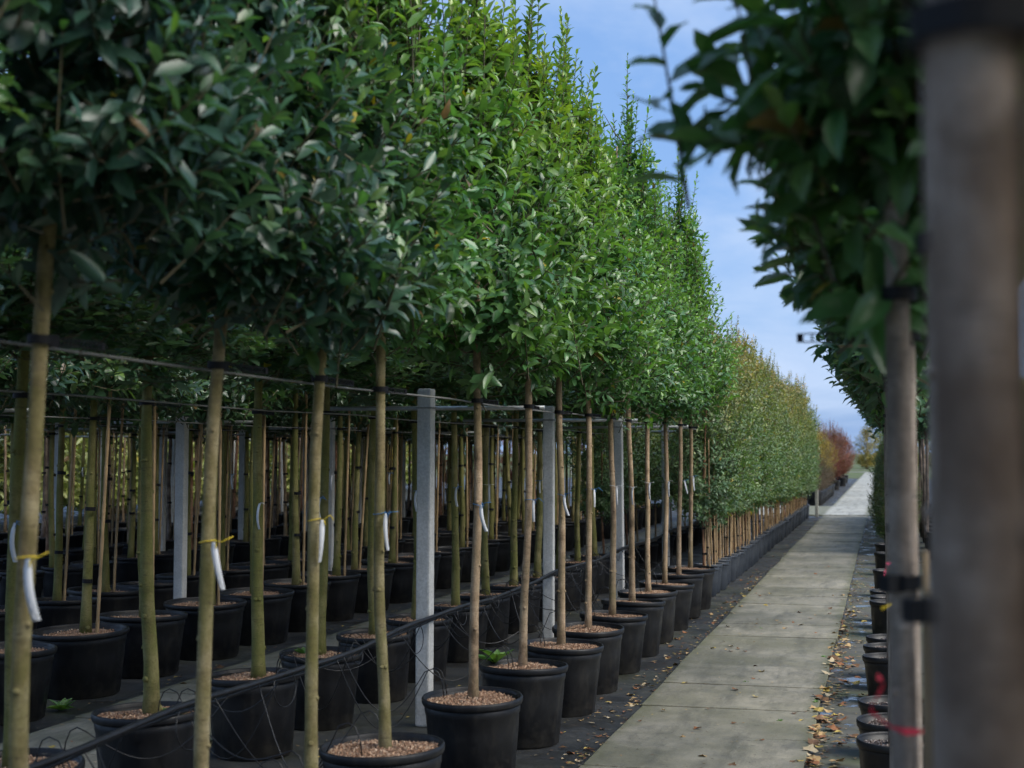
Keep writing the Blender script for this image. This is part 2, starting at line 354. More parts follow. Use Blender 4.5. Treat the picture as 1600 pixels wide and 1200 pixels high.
def crown(seed, z0, z1, rad, nsh, leafL, step=0.024, leaders=14, mature=(0.052, 0.125, 0.070), young=(0.18, 0.29, 0.05), youth=0.3,
          tip=None, tip_z=0.0, ratio=0.40, lead_len=(0.45, 1.0), shell=0.5, prof=((0, .70), (.10, 1.0), (.35, .95), (.6, .78), (.82, .56), (1, .28)), slen=(0.22, 0.46)):
    g = np.random.default_rng(seed)
    px_, pr = zip(*prof)
    ph = g.uniform(0, 6.28, 8); kk = g.integers(1, 5, 8); kz = g.uniform(2, 9, 8)
    out = {k: [] for k in 'PANLWCK'}; tw = MB()
    tot = nsh + leaders
    for i in range(tot):
        lead = i >= nsh
        an = g.uniform(0, 2 * math.pi)
        if lead:
            t_ = g.uniform(0.72, 1.0); rho = g.uniform(0.0, 0.9); ln = g.uniform(*lead_len)
        else:
            t_ = g.uniform(0, 1) ** 1.3; rho = shell + (1 - shell) * math.sqrt(g.uniform(0, 1)); ln = g.uniform(*slen)
        z = z0 + t_ * (z1 - z0)
        if not lead and g.uniform() < .07: z -= g.uniform(.03, .26); rho *= g.uniform(.3, .9); t_ = 0.0
        lump = 1 + sum(0.055 * math.sin(kk[j] * an + kz[j] * z + ph[j]) for j in range(8))
        r = np.interp(t_, px_, pr) * rad * rho * lump
        o = np.array([math.cos(an), math.sin(an), 0.0])
        if lead: d = o * g.uniform(0.02, 0.22) + np.array([0, 0, 1.0])
        else:
            up = np.interp(t_, (0, .12, .5, 1), (-0.35, 0.25, 0.75, 1.8)) + g.normal(0, 0.35)
            d = o + np.array([0, 0, up]) + g.normal(0, 0.28, 3)
        d /= np.linalg.norm(d)
        e = o * r + np.array([0, 0, z]);
        if lead: e = e + np.array([0, 0, ln * (0.35 + 0.45 * ((i * 7) % 10) / 10)])
        s = e - d * ln
        if not lead: s[2] -= 0.05
        m = (s + e) / 2 + np.array([0, 0, -0.04 if not lead else 0]) + g.normal(0, 0.015, 3)
        n = max(5, int(ln / step)); u = np.linspace(0.14, 1.0, n)[:, None]
        P = (1 - u) ** 2 * s + 2 * u * (1 - u) * m + u * u * e
        T = 2 * (1 - u) * (m - s) + 2 * u * (e - m); T /= np.linalg.norm(T, axis=1, keepdims=True)
        ax = np.array([1.0, 0.2, 0.1]) if abs(d[0]) < 0.8 else np.array([0.1, 1.0, 0.2])
        E1 = np.cross(T, ax); E1 /= np.linalg.norm(E1, axis=1, keepdims=True); E2 = np.cross(T, E1)
        az = g.uniform(0, 6.28) + np.arange(n) * 2.3999 + g.normal(0, 0.25, n)
        rd = np.cos(az)[:, None] * E1 + np.sin(az)[:, None] * E2
        al = np.radians(np.interp(u[:, 0], (0, .75, 1), (68, 55, 25)) + g.normal(0, 10, n))[:, None]
        A = T * np.cos(al) + rd * np.sin(al) + np.array([0, 0, -0.12]) * (1 if not lead else 0.3)
        N = T * 1.0 + np.array([0, 0, 0.55]) + g.normal(0, 0.22, (n, 3)) - rd * 0.2
        L = leafL * np.interp(u[:, 0], (0, .35, .8, 1), (.85, 1.0, .9, .55)) * g.uniform(0.6, 1.25, n) * (0.82 if lead else 1)
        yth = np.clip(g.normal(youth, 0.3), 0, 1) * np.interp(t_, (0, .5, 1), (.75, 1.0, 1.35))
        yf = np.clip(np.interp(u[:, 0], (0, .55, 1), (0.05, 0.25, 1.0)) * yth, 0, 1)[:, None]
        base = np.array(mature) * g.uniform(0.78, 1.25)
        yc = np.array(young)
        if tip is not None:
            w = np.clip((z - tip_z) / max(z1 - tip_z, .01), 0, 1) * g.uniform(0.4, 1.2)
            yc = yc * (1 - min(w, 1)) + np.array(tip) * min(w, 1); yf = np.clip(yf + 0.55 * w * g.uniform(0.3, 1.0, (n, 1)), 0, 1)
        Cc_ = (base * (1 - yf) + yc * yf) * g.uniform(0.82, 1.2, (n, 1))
        yl = g.uniform(0, 1, n) < 0.004; Cc_[yl] = np.array((0.38, 0.30, 0.03)); yl = g.uniform(0, 1, n) < 0.006; Cc_[yl] = np.array((0.16, 0.10, 0.04))
        for k_, v_ in zip('PANLWCK', (P, A, N, L, L * ratio * g.uniform(0.85, 1.15, n), Cc_, g.uniform(0.4, 1.9, n))): out[k_].append(v_)
        tw.tube([s, (s + 2 * m + e) / 4, e], [0.0045, 0.0035, 0.0016], 3, cap=False)
    lv = {k: np.concatenate(v) for k, v in out.items()}
    return lv, tw

CENTRE = {}
def trunk_mesh(name, seed, h, r0, r1, top, mat, limbs=12, nseg=24, n=12, wob=0.016, z0=2.0, rad=0.4):
    g = random.Random(seed); mb = MB(); pts = []; rr = []
    a, b = g.uniform(0, 6), g.uniform(0, 6)
    for i in range(nseg + 1):
        z = -0.04 + (h + 0.04) * i / nseg
        w = wob * min(1, max(z, 0) * 2)
        pts.append((w * (math.sin(z * 1.9 + a) - math.sin(a)) + w * .22 * math.sin(z * 6 + b), w * (math.cos(z * 1.5 + b) - math.cos(b)), z))
        rz_ = (r0 + (r1 - r0) * min(z / max(z0, .1), 1)) if z < z0 else r1 + (top - r1) * (z - z0) / max(h - z0, .1)
        flare = 1 + 0.20 * math.exp(-max(z, 0) / 0.06) + 0.14 * math.exp(-max(z, 0) / 0.35)
        rr.append(rz_ * flare * (1 + g.uniform(-.035, .035)))
    mb.tube(pts, rr, n)
    for k in range(int(4 + h * 1.5)):                       # pruning scars and buds
        z = g.uniform(.08, z0 * .98); an = g.uniform(0, 6.28); j = min(int((z + .04) / (h + .04) * nseg), nseg - 1)
        o_ = Vector((math.cos(an), math.sin(an), .25)); p_ = Vector(pts[j]).lerp(Vector(pts[j + 1]), .5); q = rr[j]
        mb.tube([p_ + o_ * q * .7, p_ + o_ * (q + .0035), p_ + o_ * (q + .005)], [q * .42, q * .34, q * .16], 7)
    for k in range(limbs):
        z = z0 + (h - z0) * (k + .3) / limbs * .92; an = g.uniform(0, 6.28); ln = g.uniform(.35, .65) * rad
        base = Vector((0, 0, z)); d = Vector((math.cos(an), math.sin(an), g.uniform(.5, 1.3)))
        mb.tube([base, base + d * ln * .5 + Vector((0, 0, -.03)), base + d * ln], [max(r1 * .36 * (1 - k / limbs * .5), .005), .006, .0015], 5, 1, cap=False)
    me = mb.mesh(name, [mat, M['twig']], True); CENTRE[me.name] = (pts, rr); return me

# one leaf, finer, for the leaves that stand apart in the picture
def fine_leaf(name, col, curl, fold, mat, ser=0):
    st = [(0, .03), (.08, .12), (.2, .34), (.38, .47), (.55, .5), (.72, .42), (.86, .25), (.95, .1), (1, 0)]
    V = []; F = []; cl = []
    for i, (x, w) in enumerate(st):
        zc = -curl * x * x
        for y in ((-w, 0, w) if w > 0 else (0,)):
            V.append((x, y, zc + abs(y) * fold + (0.012 * math.sin(x * 14 + y) if y else 0)))
            k = 1.15 if y == 0 else 1.0
            cl.append((*(c * k for c in col), 1))
    for i in range(len(st) - 2):
        a = i * 3
        F += [(a, a + 1, a + 4, a + 3), (a + 1, a + 2, a + 5, a + 4)]
    a = (len(st) - 2) * 3; F += [(a, a + 1, a + 3), (a + 1, a + 2, a + 3)]
    mb = MB(); mb.add(V, F); return mb.mesh(name, mat, True, cl)
LEAF_COLS = [(0.030, 0.076, 0.056), (0.044, 0.105, 0.066), (0.056, 0.135, 0.068), (0.064, 0.165, 0.062), (0.052, 0.108, 0.078), (0.095, 0.20, 0.06), (0.14, 0.26, 0.06)]
FINE = [fine_leaf('leaf', c, cu, fo, M['leaf']) for c in LEAF_COLS for cu, fo in ((0.10, 0.18), (0.22, 0.28))]

CAMV = np.array((0, 0, CAM_H))
def visible_pick(lv, Mw, count, seed):
    """the leaves of a crown that show largest: outside of the crown on the side of the viewer, in frame"""
    g = np.random.default_rng(seed)
    W = lv['P'] @ np.array(Mw.to_3x3()).T + np.array(Mw.translation)
    c = np.array(Mw.translation); d = W - CAMV
    Xc = d[:, 0] * Cc + d[:, 1] * S; Zc = -d[:, 0] * S + d[:, 1] * Cc
    Yc = d[:, 2]
    px = 800 + 2222 * Xc / np.maximum(Zc, .05); py = 708 - 2222 * Yc / np.maximum(Zc, .05)
    ok = (Zc > .3) & (px > -10) & (px < 1610) & (py > -10) & (py < 1210)
    axis = c[:2]; tov = CAMV[:2] - axis; tov = tov / np.linalg.norm(tov)
    out = ((W[:, :2] - axis) @ tov)
    score = np.where(ok, out + g.uniform(0, .12, len(W)), -99)
    # spread over the crown: best per cell
    idx = np.argsort(-score); used = {}; pick = []
    for i in idx:
        if score[i] < 0: break
        cell = (int(px[i] // (170 / max(Zc[i], 1))), int(py[i] // (170 / max(Zc[i], 1))))
        if used.get(cell, 0) >= 1: continue
        used[cell] = 1; pick.append(i)
        if len(pick) >= count: break
    return np.array(pick, dtype=int)

def add_leaves(tree, lv, Mloc, pick, seed):
    g = random.Random(seed)
    A, B, N = frames(lv['A'][pick], lv['N'][pick])
    for j, i in enumerate(pick):
        L, W = lv['L'][i] * 1.06, lv['W'][i] * 1.0
        m = Matrix.Identity(4)
        for r_ in range(3):
            m[r_][0] = A[j][r_] * L; m[r_][1] = B[j][r_] * W; m[r_][2] = N[j][r_] * L; m[r_][3] = lv['P'][i][r_]
        cdiff = [sum((a - b) ** 2 for a, b in zip(lv['C'][i], c)) for c in LEAF_COLS]
        k = cdiff.index(min(cdiff))
        o = bpy.data.objects.new('leaf', FINE[k * 2 + g.randrange(2)]); link(o, tree); o.matrix_basis = Mloc @ m

# ------------------------------------------------------------------ ground, paths
def sheet(name, x0, x1, y0, y1, z, mat):
    mb = MB(); mb.add([(x0, y0, z), (x1, y0, z), (x1, y1, z), (x0, y1, z)], [(0, 1, 2, 3)])
    return tag(ob(name, mb.mesh(name, mat)), kind='structure')
sheet('ground', -1500, 1500, -600, 2400, 0, M['field'])
YC0, YC1 = 37.6, 43.9                                  # the crossing pavement
sheet('ground_cloth', -34, 8, -8, YC0 - .02, 0.004, M['cloth'])
sheet('ground_cloth', -34, -4.05, YC0 - .02, YC1 + .02, 0.004, M['cloth'])
sheet('ground_cloth', -34, 8, YC1 + .02, 92, 0.004, M['cloth'])
sheet('damp_strip', -0.40, 0.9, -8, YC0 - .05, 0.008, M['cloth_wet'])
PX0, PX1 = -1.515, -0.416

slabm = []
for i in range(5):
    g = random.Random(i + 50); mb = MB(); mb.box((0, 0, 0), (1.10, 0.906, 0.06)); me = mb.mesh('slab', M['slab']); bevel(me, 0.005, 2)
    for v in me.vertices:
        v.co.x += 0.004 * math.sin(v.co.y * 9 + i * 2) * (1 if v.co.x > 0 else -1); v.co.z += 0.002 * math.sin(v.co.x * 3 + i)
    slabm.append(me)
path = tag(empty('path', (0, 0, 0)), kind='structure')
path['label'] = 'long straight path of grey concrete slabs between the tree rows'
y = 8.49 - 0.915 * 14; i = 0
while y < YC0 - 0.5:
    w = 0.915 * (1 if rnd.random() > .12 else rnd.choice((0.55, 0.9)))
    o = ob('slab', slabm[i % 5], path, ((PX0 + PX1) / 2 + rnd.uniform(-.008, .008), y + w / 2, -0.004 + rnd.uniform(-.004, .004)),
           (R(rnd.uniform(-.25, .25)), R(rnd.uniform(-.2, .2)), R(rnd.uniform(-.35, .35))), (1, w / 0.915, 1))
    y += w; i += 1
PER = 3.235
for k in (1, 2):
    p2 = tag(empty('path', (0, 0, 0)), kind='structure')
    p2['label'] = ['', 'second slab path glimpsed between the trunks', 'third slab path far back between the trunks'][k]
    y = 5.0
    while y < YC0 - .5:
        ob('slab', slabm[i % 5], p2, ((PX0 + PX1) / 2 - PER * k + rnd.uniform(-.02, .02), y + .4575, -0.004 + rnd.uniform(-.004, .004)), (0, 0, R(rnd.uniform(-.6, .6)))); y += .915; i += 1
# pale crossing pavement
mb = MB(); mb.box((0, 0, 0), (1.985, 2.085, 0.08)); bigslab = mb.mesh('slab', M['slab_light']); bevel(bigslab, 0.006, 1)
cr = tag(empty('cross_path', (0, 0, 0)), kind='structure')
for a in range(-1, 4):
    for b in range(3):
        ob('slab', bigslab, cr, (-1.0 + a * 2.0, YC0 + 1.05 + b * 2.1, -0.01 + rnd.uniform(-.004, .004)), (0, 0, R(rnd.uniform(-.2, .2))))
fp = tag(empty('path', (0, 0, 0)), kind='structure'); fp['label'] = 'pale slab path running on beyond the crossing pavement'
mb = MB(); mb.box((0, 0, 0), (1.15, 1.985, 0.08)); fs_ = mb.mesh('slab', M['slab_light']); bevel(fs_, 0.006, 1)
for b in range(38): ob('slab', fs_, fp, (-0.95, YC1 + 1.05 + b * 2.0, -0.01 + rnd.uniform(-.004, .004)))
sheet('cross_path', -20, 10, YC1 + 78, YC1 + 84, 0.012, M['slab_light'])
sheet('cross_path', -20, 10, YC1 + 96, YC1 + 99, 0.012, M['slab_light'])

# ------------------------------------------------------------------ pots
def pot_meshes(D, h, mat, ribs=26, n=52, seed=0):
    r = D / 2; rb = r * 0.80
    body = MB()
    prof = [(rb * .94, 0.0), (rb, 0.012), (rb + (r - rb) * .55 - .004, h * .62), (r * .935, h * .80), (r * .955, h * .83), (r * .965, h * .955), (r * .93, h * .955), (r * .90, h * .78)]
    body.lathe(prof, n, rfun=lambda i, k: (0.0055 if (1 <= i <= 2 and k % 4 < 2) else 0.0))
    bm_ = body.mesh('body', mat, True)
    rim = MB(); rr = r; hz = h
    pr = [(rr * .955, hz - .034), (rr * .995, hz - .036), (rr * 1.012, hz - .026), (rr * 1.015, hz - .010), (rr * 1.0, hz - .001), (rr * .975, hz), (rr * .952, hz - .006), (rr * .94, hz - .05)]
    rim.lathe(pr, n); rm = rim.mesh('rim', mat, True)
    return bm_, rm
def mulch_mesh(r, z, seed, chips=420, cols=((0.50, 0.33, 0.22), (0.40, 0.25, 0.16), (0.60, 0.44, 0.31), (0.28, 0.16, 0.10))):
    g = random.Random(seed); mb = MB(); cl = []
    rings, n = 5, 24
    vs_ = [(0, 0, z + .018)]
    for i in range(1, rings + 1):
        for k in range(n):
            an = 2 * math.pi * k / n; rr = r * i / rings
            vs_.append((rr * math.cos(an), rr * math.sin(an), z + .024 * (1 - i / rings) ** 1.4 - .006 + .008 * math.sin(3 * an + seed) * i / rings + g.uniform(-.005, .005)))
    fs = [(0, 1 + k, 1 + (k + 1) % n) for k in range(n)]
    for i in range(rings - 1):
        a, b = 1 + i * n, 1 + (i + 1) * n
        fs += [(a + k, b + k, b + (k + 1) % n, a + (k + 1) % n) for k in range(n)]
    mb.add(vs_, fs); cl += [(*[c * .55 for c in cols[1]], 1)] * len(vs_)
    for c in range(chips):
        rr = r * math.sqrt(g.random()) * .97; an = g.uniform(0, 6.28); a2 = g.uniform(0, 6.28)
        l_, w_, t_ = g.uniform(.007, .018), g.uniform(.005, .009), g.uniform(.003, .007)
        cx, cy_, cz = rr * math.cos(an), rr * math.sin(an), z + .024 * (1 - rr / r) ** 1.4 - .006 + .008 * math.sin(3 * an + seed) * rr / r + g.uniform(0, .009)
        ca, sa = math.cos(a2) * l_ / 2, math.sin(a2) * l_ / 2; cb, sb = -math.sin(a2) * w_ / 2, math.cos(a2) * w_ / 2; ti = g.uniform(-.006, .006)
        mb.add([(cx - ca, cy_ - sa, cz - ti), (cx + cb, cy_ + sb, cz - t_), (cx + ca, cy_ + sa, cz + ti), (cx - cb, cy_ - sb, cz + t_ * .3), (cx, cy_, cz + t_)],
               [(0, 3, 4), (3, 2, 4), (2, 1, 4), (1, 0, 4)])
        pm = .5 + .5 * math.sin(cx * 31 + seed) * math.cos(cy_ * 27 + 2 * seed); k = cols[g.choice((1, 3))] if g.random() < .55 * pm else g.choice(cols); f = g.uniform(.6, 1.3); cl += [(k[0] * f, k[1] * f, k[2] * f, 1)] * 5
    return mb.mesh('mulch', M['chips'], False, cl)

POT = {}
POT['std'] = (pot_meshes(.50, .43, M['pot']), [mulch_mesh(.236, .40, s_, 1900) for s_ in (1, 2, 3)], .40)
POT['big'] = (pot_meshes(.64, .44, M['pot']), [mulch_mesh(.30, .40, s_, 500) for s_ in (4, 5)], .40)
POT['hedge'] = (pot_meshes(.33, .33, M['pot_blue'], n=36), [mulch_mesh(.153, .29, 6, 160)], .29)
POT['small'] = (pot_meshes(.36, .30, M['pot'], n=44), [mulch_mesh(.168, .265, s_, 380, ((0.34, 0.29, 0.26), (0.22, 0.17, 0.15), (0.42, 0.37, 0.34), (0.16, 0.11, 0.09))) for s_ in (7, 8)], .265)
POT['mid'] = (pot_meshes(.48, .42, M['pot'], n=32), [mulch_mesh(.225, .375, 9, 200)], .375)
REST = []
def pot(kind, x, y, label, group, mass=False):
    (b, r_), mu, z = POT[kind]
    if mass:
        REST.append((kind, x, y)); return z
    e = empty('plant_pot', (x, y, .0045), (R(rnd.uniform(-1.8, 1.8)), R(rnd.uniform(-1.8, 1.8)), rnd.uniform(0, 6.28)))
    tag(e, label, 'plant pot', group); e.scale = (rnd.uniform(.97, 1.03), rnd.uniform(.97, 1.03), rnd.uniform(.98, 1.02))
    ob('body', b, e); ob('rim', r_, e)
    tag(ob('mulch', rnd.choice(mu), e), kind='stuff')
    return z

# ------------------------------------------------------------------ straps, ties, wires
def strap_mesh(seed, trunk_r, tail=0.30, ang=90.0):
    """black rubber tree tie: band round the trunk, buckle, ladder tail"""
    mb = MB(); r = trunk_r + .004; n = 18; h = .011
    ring = []
    for k in range(n):
        an = 2 * math.pi * k / n
        for rr in (r, r + .005):
            for z in (-h, h): ring.append((rr * math.cos(an), rr * math.sin(an), z))
    fs = []
    for k in range(n):
        a, b = k * 4, ((k + 1) % n) * 4
        fs += [(a + 2, b + 2, b + 3, a + 3), (a + 1, a + 3, b + 3, b + 1), (a, b, b + 2, a + 2), (a, a + 1, b + 1, b)]
    mb.add(ring, fs)
    ca, sa = math.cos(R(ang)), math.sin(R(ang))
    def bx(u0, u1, z0, z1, tk=.005):
        cu = (u0 + u1) / 2; mb.box((cu * ca - r * sa * 0, cu * sa, (z0 + z1) / 2), (u1 - u0, tk, z1 - z0), R(ang))
    bx(r, r + .03, -.015, .015, .018)
    u0 = r + .035; u1 = u0 + tail
    bx(u0, u1, .0075, .0105, .0035); bx(u0, u1, -.0105, -.0075, .0035)
    u = u0 + .004
    while u < u1 - .01: bx(u, u + .0035, -.0075, .0075, .003); u += .0145
    bx(u1, u1 + .014, -.010, .010)
    return mb.mesh('strap', M['rubber'])
STRAP_Y = [strap_mesh(1, .0205, .24, 86), strap_mesh(2, .0205, .32, 93), strap_mesh(3, .0205, .16, 82)]
STRAP_X = [strap_mesh(4, .022, .155, 181), strap_mesh(5, .022, .16, 92), strap_mesh(6, .022, .14, 86)]
STRAP_B = [strap_mesh(7, .025, .26, 90), strap_mesh(8, .025, .18, 95)]
mb = MB(); mb.lathe([(.027, -.012), (.031, -.012), (.031, .012), (.027, .012)], 10); TIE_RING = mb.mesh('tie', M['rubber'])
mb = MB(); mb.lathe([(.017, -.009), (.021, -.009), (.021, .009), (.017, .009)], 8); mb.box((.022, 0, 0), (.03, .018, .022)); TIE_SMALL = mb.mesh('tie', M['rubber'])

def cane_mesh(seed, h, r, lean=0.0):
    g = random.Random(seed); pts = []; rr = []
    z = -.1
    while z < h:
        pts += [(lean * z, 0, z), (lean * (z + .012), 0, z + .012)]; rr += [r * 1.22, r]
        z += g.uniform(.16, .24)
    pts.append((lean * h, 0, h)); rr.append(r)
    mb = MB(); mb.tube(pts, rr, 7); return mb.mesh('stake', M['cane'], True)

def tag_meshes(tie_mat, L, W, seed, side=1):
    """white strip hanging from a twist tie"""
    g = random.Random(seed); V = []; F = []; n = 6
    a = g.uniform(-.05, .35); tw_ = g.uniform(-.5, .9); bend = g.uniform(-.12, .12)
    for i in range(n + 1):
        u = i / n; cx = side * (0.031 + a * L * u + bend * L * u * u); cy_ = -.030 - .015 * math.sin(u * 3)
        w = W / 2 * (0.55 if i == 0 else 1); an = .25 + tw_ * u
        V += [(cx - w * math.cos(an), cy_ - w * math.sin(an), -L * u), (cx + w * math.cos(an), cy_ + w * math.sin(an), -L * u + w * .15)]
    V += [(x, y + .0012, z) for x, y, z in V]; m = 2 * (n + 1)
    for i in range(n):
        a_ = 2 * i; F += [(a_, a_ + 1, a_ + 3, a_ + 2), (a_ + m + 1, a_ + m, a_ + m + 2, a_ + m + 3)]
        F += [(a_, a_ + 2, a_ + m + 2, a_ + m), (a_ + 1, a_ + m + 1, a_ + m + 3, a_ + 3)]
    mb = MB(); mb.add(V, F); st = mb.mesh('strip', M['tag_white'], True)
    mb = MB(); rr = .0255
    mb.tube([(rr * math.cos(t_), rr * math.sin(t_), .005 * math.sin(t_ + seed)) for t_ in np.linspace(0, 6.28, 17)], .0016, 5)
    mb.tube([(side * .024, -.014, 0), (side * .042, -.03, .004), (side * .060, -.035, .010 + g.uniform(-.01, .015)), (side * g.uniform(.07, .10), -.032, g.uniform(-.012, .03))], .0017, 5)
    mb.tube([(side * .024, -.014, 0), (side * .040, -.032, -.004), (side * .044, -.038, -.016)], .0017, 5)
    if tie_mat is M['tie_blue']:
        for k in range(4): mb.tube([(side * .036, -.026, 0), (side * (.036 + g.uniform(-.008, .022)), -.026 + g.uniform(-.015, .01), g.uniform(-.008, .012))], .0018, 4)
    return st, mb.mesh('tie', tie_mat, True)
TAGS = [tag_meshes(M['tie_blue'], .15, .017, 1), tag_meshes(M['tie_yellow'], .14, .019, 2), tag_meshes(M['tie_blue'], .12, .015, 3), tag_meshes(M['tag_white'], .14, .016, 4), tag_meshes(M['tie_blue'], .16, .016, 5, -1),
        tag_meshes(M['tie_yellow'], .15, .020, 8), tag_meshes(M['tie_blue'], .13, .018, 11)]
def hang_tag(x, y, z, kind, label, group='white tags on the trunks', rz=0.0):
    e = tag(empty('plant_tag', (x, y, z), (0, 0, rz + rnd.uniform(-.5, .35))), label, 'tag', group)
    ob('strip', TAGS[kind][0], e); ob('tie', TAGS[kind][1], e)

# ------------------------------------------------------------------ trees
# crown meshes shared by the rows
STD = []
for s_ in range(5):
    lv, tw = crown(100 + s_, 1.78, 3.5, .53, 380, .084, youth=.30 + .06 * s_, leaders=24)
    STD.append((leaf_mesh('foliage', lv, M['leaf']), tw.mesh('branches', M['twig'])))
LIGHT = []
for s_ in range(3):                                   # fresher green heads in the middle of the front row
    lv, tw = crown(140 + s_, 1.76, 3.5, .53, 400, .078, youth=.62, leaders=26, mature=(0.062, 0.165, 0.064), young=(0.21, 0.37, 0.06))
    LIGHT.append((leaf_mesh('foliage', lv, M['leaf']), tw.mesh('branches', M['twig'])))
BACK = []
for s_ in range(3):
    lv, tw = crown(170 + s_, 1.74, 3.5, .66, 330, .10, step=.026, leaders=8, youth=.15, mature=(0.036, 0.085, 0.046))
    BACK.append((leaf_mesh('foliage', lv, M['leaf']), tw.mesh('branches', M['twig'])))
RCR = []
for s_ in range(3):
    lv, tw = crown(160 + s_, 1.76, 2.8, .38, 170, .092, youth=.35, leaders=8, lead_len=(.25, .5))
    RCR.append((leaf_mesh('foliage', lv, M['leaf']), tw.mesh('branches', M['twig'])))
HEDGE = []
HP = ((0, .75), (.15, 1.0), (.6, .95), (.85, .7), (1, .35))
for s_ in range(5):
    lv, tw = crown(200 + s_, 0.74, 2.78, .50, 310, .068, step=.019, leaders=10, youth=.35, mature=(0.095, 0.175, 0.090), young=(0.27, 0.33, 0.10), tip=(0.46, 0.30, 0.11), tip_z=1.3, prof=HP, lead_len=(.2, .5), slen=(.2, .38))
    HEDGE.append((leaf_mesh('foliage', lv, M['leaf_soft']), tw.mesh('branches', M['twig'])))

TR = {}
for nm in ('bark', 'bark_brown', 'bark_green', 'bark_grey', 'bark_red'):
    TR[nm] = [trunk_mesh('trunk', 10 * i + len(nm), 3.7, (.032, .034, .030)[i % 3], .0225, .008, M[nm], z0=1.8) for i in range(5)]
for nm in ('bark', 'bark_brown'):
    TR[nm] = [trunk_mesh('trunk', 60 + 10 * i + len(nm), 3.7, (.0225, .0235, .0215, .0228, .022)[i], .0185, .006, M[nm], z0=1.8) for i in range(5)]
THIN = [trunk_mesh('trunk', 300 + i, 2.6, .014, .011, .004, M[k], limbs=5, n=7, nseg=12, wob=.018, z0=.9, rad=.3) for i, k in enumerate(('bark_red', 'bark_brown', 'bark_red', 'bark_brown'))]
BROAD = trunk_mesh('trunk', 345, 3.7, .030, .0275, .006, M['bark_broad'], z0=1.8, wob=.0004)
SLIM = [trunk_mesh('trunk', 330 + i, 3.7, .0225, .019, .006, M['bark_pale'], z0=1.8, wob=.003) for i in range(3)]

last = {}
def stem_at(tm, z, rz):
    pts, _ = CENTRE[tm.name]; n_ = len(pts) - 1
    j = max(0, min(n_ - 1, int((z + .04) / (pts[-1][2] + .04) * n_))); p = Vector(pts[j]).lerp(Vector(pts[j + 1]), .5)
    return (p.x * math.cos(rz) - p.y * math.sin(rz), p.x * math.sin(rz) + p.y * math.cos(rz))
def tree(x, y, z, bark, crown_pair, label, group, lean=(0, 0), sc=1.0, rz=None, strap=None, strap_z=1.49, name='standard_tree', tr=None):
    e = tag(empty(name, (x, y, z), (R(lean[1]), R(lean[0]), 0)), label, 'tree', group)
    rz = rnd.uniform(0, 6.28) if rz is None else rz
    tm = tr or rnd.choice(TR[bark]); ob('trunk', tm, e, rot=(0, 0, rz), scale=(1, 1, sc))
    last.update(tm=tm, sc=sc, rz=rz)
    if crown_pair:
        tag(ob('foliage', crown_pair[0], e, rot=(0, 0, rz), scale=sc), kind='stuff'); ob('branches', crown_pair[1], e, rot=(0, 0, rz), scale=sc)
    if strap is not None:
        zz = strap_z + rnd.uniform(-.012, .012); c_ = stem_at(tm, zz / sc, rz)
        ob('strap', strap, e, (c_[0], c_[1], zz))
    return e

def own_crown_tree(x, y, z, bark, seed, label, group, lean=(0, 0), leaves=220, strap=None, strap_z=1.49, tr=None, **kw):
    """a tree near the viewer: a crown of its own, the leaves that show largest as single pieces"""
    e = tree(x, y, z, bark, None, label, group, lean, 1.0, 0.0, strap, strap_z, tr=tr)
    lv, tw = crown(seed, **kw)
    Mw = Matrix.Translation((x, y, z)) @ Euler((R(lean[1]), R(lean[0]), 0)).to_matrix().to_4x4()
    pick = visible_pick(lv, Mw, leaves, seed)
    keep = np.ones(len(lv['P']), bool); keep[pick] = False
    tag(ob('foliage', leaf_mesh('foliage', lv, M['leaf'], keep), e), kind='stuff'); ob('branches', tw.mesh('branches', M['twig']), e)
    add_leaves(e, lv, Matrix.Identity(4), pick, seed)
    return e

